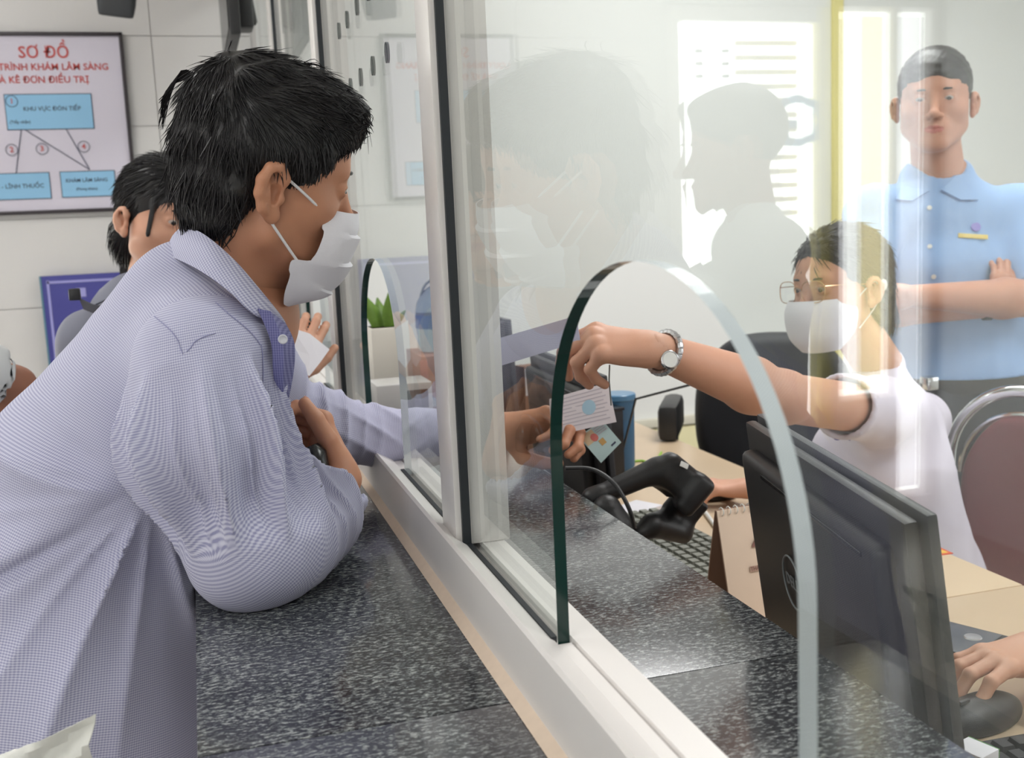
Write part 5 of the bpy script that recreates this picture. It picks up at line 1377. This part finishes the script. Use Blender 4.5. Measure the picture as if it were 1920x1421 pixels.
ra, rb2 = on_desk(1655, 985)-rbn, on_desk(1775, 1040)-rbn
wdir = nrm(np.cross(rb2-ra, [0, 0, 1]))*.013
def strip(a, b, w0, w1, z, m, nm):
    MB().add([tuple(a+wdir*w0+[0, 0, z]), tuple(b+wdir*w0+[0, 0, z]), tuple(b+wdir*w1+[0, 0, z]), tuple(a+wdir*w1+[0, 0, z])]+[tuple(a+wdir*w0), tuple(b+wdir*w0), tuple(b+wdir*w1), tuple(a+wdir*w1)], [(0, 1, 2, 3), (7, 6, 5, 4), (0, 4, 5, 1), (1, 5, 6, 2), (2, 6, 7, 3), (3, 7, 4, 0)], m).obj(nm, rt)
strip(ra, rb2, -1, 1, .0015, mat('ribbon_red', (214, 84, 52), .6), 'ribbon_band')
for k in range(8):
    t0, t1 = (k+.15)/8, (k+.8)/8; strip(ra+(rb2-ra)*t0, ra+(rb2-ra)*t1, -.5, .5, .0022, mat('ribbon_yellow', (236, 190, 70), .6) if k == 0 else MATS['ribbon_yellow'], 'yellow_motif')

# papers changing hands
def card(name, label, cat, quad, Z, m, th=.0006):
    Ps = [W(x, y, Z+dz) for x, y, dz in quad]; c = sum(Ps)/4; t = place(name, label, cat, c)
    n = nrm(np.cross(Ps[1]-Ps[0], Ps[3]-Ps[0])); n = n if n @ CAMF > 0 else -n
    vs = [tuple(p-c) for p in Ps]+[tuple(p-c+n*th) for p in Ps]
    MB().add(vs, [(0, 1, 2, 3), (7, 6, 5, 4), (0, 4, 5, 1), (1, 5, 6, 2), (2, 6, 7, 3), (3, 7, 4, 0)], m).obj('sheet', t)
    def at(u, v): return (Ps[0]*(1-u)*(1-v)+Ps[1]*u*(1-v)+Ps[2]*u*v+Ps[3]*(1-u)*v)-c-n*.0004
    return t, at, n
def patch(t, at, u0, v0, u1, v1, m, nm, n):
    a = [at(u0, v0), at(u1, v0), at(u1, v1), at(u0, v1)]; MB().add([tuple(p) for p in a]+[tuple(p+n*.0003) for p in a], [(0, 1, 2, 3), (7, 6, 5, 4), (0, 4, 5, 1), (1, 5, 6, 2), (2, 6, 7, 3), (3, 7, 4, 0)], m).obj(nm, t)
def disc(t, at, u, v, ru, rv, m, nm):
    mb = MB(); c = at(u, v); n_ = 18; mb.add([tuple(at(u+ru*math.cos(2*PI*k/n_), v+rv*math.sin(2*PI*k/n_))-CAMF*.0003) for k in range(n_)], [tuple(range(n_))], m); mb.obj(nm, t)
M_doc = mat('pale_printed_card', (222, 214, 218), .6); M_docl = mat('soft_grey_print', (190, 182, 190), .7)
t, at, n = card('insurance_card', 'pale printed health insurance card held out by the leaning man', 'card', [(1030, 748, .0), (1140, 717, .02), (1156, 791, .02), (1034, 818, .0)], 1.66, M_doc)
for k in range(9): patch(t, at, .10+.06*(k % 3), .08+.095*k, .92-.05*(k % 2), .11+.095*k, M_docl, 'print_line', n)
disc(t, at, .62, .48, .11, .19, mat('pale_blue_emblem', (168, 200, 218), .6), 'emblem')
t, at, n = card('identity_card', 'pale blue identity card with a gold chip held below the insurance card', 'card', [(1084, 818, .0), (1130, 788, .0), (1165, 829, .0), (1127, 868, .0)], 1.69, mat('card_pale_blue', (190, 214, 214), .35))
patch(t, at, .04, .04, .5, .4, mat('card_warm_tint', (222, 196, 160), .5), 'warm_tint', n)
disc(t, at, .40, .30, .13, .13, mat('card_red_emblem', (214, 118, 110), .5), 'red_emblem')
patch(t, at, .42, .46, .62, .66, mat('gold_chip', (190, 150, 92), .3, metal=.4), 'chip', n)
for k in range(4): patch(t, at, .55+.0*k, .06+.075*k, .92, .09+.075*k, M_docl, 'print_line', n)
patch(t, at, .66, .82, .86, .88, M_printg, 'print_line', n)
t, at, n = card('paper_slip', 'pale lilac folded paper in the seated clerk\'s outstretched hand', 'paper', [(915, 640, .10), (1080, 592, .0), (1088, 640, .0), (925, 690, .10)], 1.44, mat('lilac_paper', (196, 192, 214), .8))
TUBE('lanyard_cord', [W(1143, 684, 1.46), W(1142, 712, 1.46), W(1146, 760, 1.47)], .0011, M_mgrey, wth)

# plant pot, little printer and water jug at the far window
pb = WZ(727, 728, 1.0); pp_ = place('potted_plant', 'snake plant in a square white pot standing on the counter by the far arch', 'plant', (pb[0], pb[1], 1.0))
MB().box((0, 0, .01), (.088, .088, .02), M_white, .003).box((0, 0, .088), (.080, .080, .136), mat('cream_pot', (222, 216, 206), .35), .006).obj('pot', pp_)
MB().box((0, 0, .0205), (.0825, .0825, .002), mat('gold_line', (180, 150, 90), .3, metal=.5)).obj('gold_line', pp_)
MB().box((0, 0, .154), (.07, .07, .004), mat('potting_soil', (70, 56, 44), .9)).obj('soil', pp_)
M_leaf = mat('snake_plant_green', (104, 138, 52), .4, noise=.35, nscale=60)
for k, (dx, dy, lx, ly, hh_, w_) in enumerate(((-.016, 0, -.030, .0, .085, .020), (.012, -.01, .006, -.01, .095, .019), (.0, .02, -.004, .03, .07, .018), (.026, .01, .034, .01, .035, .014))):
    rows_ = []
    for i in range(9):
        t_ = i/8; c = np.array([dx+(lx)*t_**1.3, dy+ly*t_, .155+hh_*t_]); wv = w_*(1-t_**2.4)*(.75+.5*math.sin(t_*PI))/1.1+.0006
        rows_.append([c+np.array([wv*u*.95, -.006*(1-u*u)+wv*.25*u, 0]) for u in (-1, -.5, 0, .5, 1)])
    rows_ = np.array(rows_)+np.array([pb[0], pb[1], 1.0]); loft(rows_, M_leaf, pp_, 'leaf', .003)
tp = WZ(728, 778, 1.0); tpr = place('ticket_printer', 'small white ticket printer with a dark slot on the counter below the plant', 'printer', (.135, tp[1]+.02, 1.0))
MB().box((0, 0, .035), (.12, .11, .07), M_tile, .004).obj('housing', tpr); MB().box((.025, -.0555, .035), (.05, .004, .040), M_blackg, .001).obj('ticket_slot', tpr)
jb = W(786, 735, 3.0); cb = place('carton', 'pinkish brown carton on the desk carrying the water jug', 'box', (jb[0]+.07, jb[1], DT))
MB().box((0, 0, .13), (.16, .22, .26), mat('pinkish_carton', (176, 140, 134), .7), .003).obj('carton_body', cb); MB().box((-.075, -.112, .13), (.02, .003, .24), mat('carton_red_stripe', (208, 150, 150), .6)).obj('stripe', cb)
jg = place('water_jug', 'clear blue-tinted water jug with a blue label, seen through the far pane', 'jug', (jb[0]+.07, jb[1], DT+.262))
M_jug = mat('clear_blue_plastic', (196, 214, 226), .08, trans=.85); M_jug.node_tree.nodes['Principled BSDF'].inputs['IOR'].default_value = 1.15
MB().lathe([(0, 0), (.060, 0), (.066, .01), (.064, .04), (.067, .06), (.064, .08), (.067, .11), (.062, .135), (.045, .165), (.022, .18), (.020, .20), (0, .20)], M_jug, n=28).obj('bottle', jg)
MB().lathe([(.0682, .065), (.0684, .067), (.0684, .100), (.0682, .102)], mat('jug_blue_label', (82, 122, 176), .4), n=28).obj('jug_label', jg)
MB().tube([tuple(p) for p in spl([(-.05, 0, .155), (-.035, 0, .185), (0, 0, .205), (.03, 0, .215)], 10)], .0035, mat('jug_handle_grey', (150, 160, 160), .4), 8).obj('handle', jg)
# chairs
och = place('office_chair', 'empty black swivel office chair behind the desk near the white wall', 'chair', tuple(W(1452, 800, 2.95)*[1, 1, 0]), 0)
fX = nrm([-.50, -.86, 0]); rX = np.cross(fX, [0, 0, 1]); def_ = None
Mo = Matrix([[*(c), 0] for c in np.stack([rX, fX, np.array([0, 0, 1.])], 1)]+[[0, 0, 0, 1]])
bf = build([('u', bx((0, -.20, .80), (.235, .045, .25), rad=.04), 0), ('i', el((0, -.22, .80), (.245, .2, .262)), .03), ('s', el((0, .08, .80), (.5, .24, .4)), .02)])
def rig(sf, lo, hi, h, m, nm, par, M_): 
    s = surf(sf, lo, hi, h); P = np.array([tuple(M_ @ Vector(p)) for p in s[0]]); return smesh(nm, [(P, s[1])], [m], par, world=False)
M_mesh = mat('black_chair_mesh', (34, 35, 40), .6, bump=.3, bscale=400)
rig(bf, (-.3, -.32, .5), (.3, -.1, 1.1), .006, M_mesh, 'backrest', och, Mo)
rig(build([('u', bx((0, .02, .47), (.24, .23, .04), rad=.035), 0)]), (-.3, -.3, .38), (.3, .3, .56), .008, M_mesh, 'seat', och, Mo)
MB().tube([(0, -.22, .60), (0, -.20, .48), (0, -.05, .42)], .022, M_black, 10, M=Mo).obj('back_bar', och)
for s in (-1, 1):
    MB().tube([tuple(p) for p in spl([(s*.20, -.05, .44), (s*.275, -.05, .46), (s*.285, -.05, .66), (s*.28, -.02, .80)], 10)], .016, M_black, 10, M=Mo).obj('arm_post', och)
    MB().box((s*.28, .03, .84), (.056, .22, .10), M_black, .02, M=Mo).obj('armrest', och)
MB().tube([(0, 0, .43), (0, 0, .12)], [.025, .03], M_metal, 12, M=Mo).obj('gas_lift', och)
for k in range(5):
    a = 2*PI*k/5; c_, s_ = math.cos(a), math.sin(a)
    lgk = MB().tube([(0, 0, .12), (.26*c_, .26*s_, .08)], [.022, .014], M_black, 8, M=Mo).obj('base_leg', och); MB().ellip((.27*c_, .27*s_, .032), (.028, .028, .03), M_black, 10, M=Mo).obj('castor', lgk)
# burgundy banquet chair with chromed frame
bp_ = W(1912, 900, 2.25); bch = place('banquet_chair', 'chrome framed chair with a burgundy back pad at the right edge', 'chair', (bp_[0], bp_[1], 0))
fB = nrm(CAMF*[1, 1, 0]*.75+.65*CAMR*[1, 1, 0]); rB = np.cross(fB, [0, 0, 1]); Mb = Matrix([[*(c), 0] for c in np.stack([rB, -fB, np.array([0, 0, 1.])], 1)]+[[0, 0, 0, 1]])
zt = W(1900, 730, 2.25)[2]; zp = W(1900, 775, 2.25)[2]
M_burg = mat('burgundy_vinyl', (120, 52, 60), .45, noise=.05, nscale=30)
arc = [(.135*math.sin(a)*(1 if True else 1), 0, zt-.16+.16*math.cos(a)) for a in np.linspace(-PI/2, PI/2, 25)]
MB().tube([(-.155, .02, .02), (-.150, .01, .46)]+[(x*1.08, y, z) for x, y, z in arc]+[(.150, .01, .46), (.155, .02, .02)], .0135, M_metal, 12, M=Mb).obj('back_frame', bch)
rig(build([('u', bx((0, .004, (zp+.56)/2), (.118, .020, (zp-.56)/2), rad=.018), 0), ('i', imax(el((0, .004, zp-.13), (.122, .2, .13)), plane((0, 0, zp-.13), (0, 0, -1))) if False else el((0, .004, zp-.27), (.135, .3, .272)), .01)]), (-.16, -.05, .5), (.16, .06, zp+.02), .005, M_burg, 'back_pad', bch, Mb)
MB().tube([(.118*math.sin(a)*1.04, .0, zp-.135+.135*math.cos(a)) for a in np.linspace(-PI/2, PI/2, 25)], .006, M_metal, 8, M=Mb).obj('pad_rim', bch)
rig(build([('u', bx((0, -.20, .45), (.20, .20, .035), rad=.03), 0)]), (-.25, -.45, .38), (.25, .05, .52), .008, M_burg, 'seat', bch, Mb)
for s in (-1, 1): MB().tube([(s*.16, -.36, .44), (s*.165, -.38, .01)], .0125, M_metal, 10, M=Mb).obj('front_leg', bch)

# chairs under the two clerks
for lb, c in (('dark office chair under the seated clerk in glasses', (float(pel[0])+.02, float(pel[1]))), ('dark office chair under the second clerk', (1.32, .80))):
    o = place('desk_chair', lb, 'chair', (c[0], c[1], 0), 0, None)
    MB().box((0, 0, .435), (.44, .44, .05), M_mesh, .02).obj('seat', o); MB().tube([(0, 0, .41), (0, 0, .08)], .024, M_metal, 10).obj('gas_lift', o)
    for k in range(5):
        a = 2*PI*k/5+.3; MB().tube([(0, 0, .09), (.25*math.cos(a), .25*math.sin(a), .025)], [.02, .014], M_black, 8).obj('base_leg', o)

# ================= public side: things on the tiled wall =================
PYW = WYB-.012
def wallpt(px, py): return WY(px, py, PYW-.012)
po = thing('wall_poster', 'framed white flow-chart poster with red title and pale blue boxes on the tiled wall', 'poster', (0, PYW, 0))
pr_ = WY(226, 70, PYW)[0]; pl_ = 2*wallpt(82, 98)[0]-pr_; zt_ = 2.071; zb_ = 1.500
MB().box(((pl_+pr_)/2, -.006, (zt_+zb_)/2), (pr_-pl_, .010, zt_-zb_), mat('poster_white', (208, 202, 216), .5)).obj('poster_sheet', po)
M_pf = mat('black_poster_frame', (44, 36, 42), .4)
for a, b, c, d in ((pl_, pr_, zt_, zt_), (pl_, pr_, zb_, zb_)): MB().box(((a+b)/2, -.011, c), (b-a+.012, .018, .012), M_pf, .002).obj('frame_rail', po)
for x in (pl_, pr_): MB().box((x, -.011, (zt_+zb_)/2), (.012, .018, zt_-zb_+.012), M_pf, .002).obj('frame_rail', po)
def ptext(s, px, py, size, m, name='lettering'):
    p = wallpt(px, py); return text_part(s, size, m, po, Matrix.Translation((p[0], -.0125, p[2])) @ Matrix.Rotation(PI/2, 4, 'X'), name, ext=.0003)
cx = 82
ptext('SƠ ĐỒ', cx, 99, .052, M_red); ptext('QUY TRÌNH KHÁM LÂM SÀNG', cx-3, 126, .030, M_red); ptext('VÀ KÊ ĐƠN ĐIỀU TRỊ', cx-4, 150, .030, M_red)
def pbox(x0, y0, x1, y1):
    a, b = wallpt(x0, y0), wallpt(x1, y1); MB().box(((a[0]+b[0])/2, -.0125, (a[2]+b[2])/2), (abs(b[0]-a[0])+.005, .0012, abs(a[2]-b[2])+.005), M_printg).obj('box_outline', po)
    MB().box(((a[0]+b[0])/2, -.0132, (a[2]+b[2])/2), (abs(b[0]-a[0]), .0012, abs(a[2]-b[2])), M_sky).obj('blue_box', po)
def ptxt2(s, px, py, size): 
    p = wallpt(px, py); text_part(s, size, M_printg, po, Matrix.Translation((p[0], -.0142, p[2])) @ Matrix.Rotation(PI/2, 4, 'X'), 'lettering', ext=.0002)
pbox(8, 178, 176, 240); ptxt2('KHU VỰC ĐÓN TIẾP', 98, 204, .019); ptxt2('(Tiếp nhận)', 38, 229, .013)
pbox(-50, 328, 96, 371); ptxt2('NHẬN - LĨNH THUỐC', 24, 350, .019)
pbox(113, 323, 218, 366); ptxt2('KHÁM LÂM SÀNG', 163, 338, .0165); ptxt2('(Phòng khám)', 163, 354, .012)
for k, (x, y) in enumerate(((22, 190), (22, 281), (79, 279), (157, 275))):
    p = wallpt(x, y); MB().tube([(p[0]+.018*math.cos(a), -.0145, p[2]+.018*math.sin(a)) for a in np.linspace(0, 2*PI, 22)], .0010, M_printg, 5, cap=False).obj('number_ring', po)
    text_part(str(k+1), .024, M_red, po, Matrix.Translation((p[0], -.0145, p[2])) @ Matrix.Rotation(PI/2, 4, 'X'), 'numeral', ext=.0003)
for a, b in (((40, 242), (30, 326)), ((45, 242), (168, 318)), ((124, 242), (168, 318))):
    p, q_ = wallpt(*a), wallpt(*b); MB().tube([(p[0], -.013, p[2]), (q_[0], -.013, q_[2])], .0014, M_printg, 5).obj('arrow_line', po)
bs_ = thing('blue_sign', 'navy blue sign board with a pale border standing behind the young woman', 'sign', (0, PYW-.02, 0))
xa, za = wallpt(76, 518)[0], wallpt(76, 518)[2]; zb2 = .72; xb = xa+.46
MB().box(((xa+xb)/2, 0, (za+zb2)/2), (xb-xa, .016, za-zb2), M_navy, .002).obj('board_panel', bs_)
for x in (xa+.022, xb-.022): MB().box((x, -.009, (za+zb2)/2), (.008, .002, za-zb2-.03), M_lil).obj('border_line', bs_)
for z in (za-.022, zb2+.022): MB().box(((xa+xb)/2, -.009, z), (xb-xa-.04, .002, .008), M_lil).obj('border_line', bs_)
p = WY(152, 548, PYW-.03); MB().box((p[0], -.009, p[2]), (.03, .002, .03), M_lil).obj('pale_symbol', bs_)
MB().box((xa, 0, (za+zb2)/2), (.006, .02, za-zb2), mat('teal_edge', (90, 130, 150), .5)).obj('side_trim', bs_)
for s in (-.15, .15): MB().box(((xa+xb)/2+s, .004, zb2/2), (.03, .02, zb2), M_dgrey, .003).obj('stand_leg', bs_)
tvt = thing('television', 'black flat television seen edge-on high up at the end of the glass partition', 'television', (-.105, 3.45, 2.2))
MB().box((0, 0, 0), (.030, .56, .50), M_black, .006).obj('tv_body', tvt); MB().box((-.0165, 0, 0), (.003, .53, .46), M_blackg).obj('screen', tvt)
brk = MB().tube([(.012, -.10, -.05), (.05, -.08, -.12), (.062, -.02, -.17)], .018, M_black, 8); brk.box((.04, -.05, -.10), (.05, .10, .20), M_black, .012).obj('wall_bracket', tvt)
c0 = W(415, 10, 3.7)-np.array([-.105, 3.45, 2.2]); c1 = W(412, 130, 3.7)-np.array([-.105, 3.45, 2.2])
MB().tube([tuple(p) for p in spl([c0+[.02, 0, .15], c0, c0*.5+c1*.5+[-.01, 0, 0], c1], 14)], .004, M_mgrey, 6).obj('power_cable', tvt)
sk = W(222, 8, 3.58); spk = thing('wall_speaker', 'dark grey box speaker with dangling cables above the poster', 'speaker', tuple(sk))
MB().box((0, 0, .03), (.125, .12, .16), M_dgrey, .02, seg=3, rot=(.15, .12, 0)).obj('cabinet', spk); MB().box((-.075, -.01, .03), (.035, .05, .14), M_black, .012).obj('side_bracket', spk)
def cab(pts, r, nm='cable'): MB().tube([tuple(W(x, y, z)-sk) for x, y, z in pts], r, M_black, 6).obj(nm, spk)
cab([(183, 25, 3.6), (184, 60, 3.6), (186, 92, 3.6)], .003); cab([(185, 88, 3.6), (192, 104, 3.6), (198, 117, 3.6)], [.007, .011, .006], 'cable_plug')
cab([(208, 32, 3.6), (214, 50, 3.6), (218, 64, 3.6), (222, 80, 3.6), (224, 108, 3.6)], [.002, .003, .009, .010, .007], 'cable_plug'); cab([(232, 36, 3.6), (232, 75, 3.6), (238, 92, 3.6), (232, 98, 3.6)], .002)
# clear plastic sleeve in the near left corner
M_film = mat('crinkled_clear_film', (236, 236, 228), .12, trans=.35, bump=.6, bscale=60, spec=.8)
bagP = W(70, 1400, .86); pls = thing('plastic_sleeve', 'crinkled clear plastic sleeve in the bottom left corner against the man\'s shirt', 'plastic bag', tuple(bagP))
rg2 = np.random.RandomState(4); R_ = []
for i in range(14):
    r_ = []
    for j in range(18):
        u, v = j/17, i/13; top_ = W(-40+215*u, 1432-90*u**1.1, .86-.03*u); b_ = W(-40+200*u, 1560, .84-.03*u); r_.append(top_*(1-v)+b_*v+CAMF*.006*math.sin(7*u+5*v*3+rg2.rand()*.8))
    R_.append(r_)
loft(R_, M_film, pls, 'film', .0008)

# parents' transforms settle before the render
bpy.context.view_layer.update()
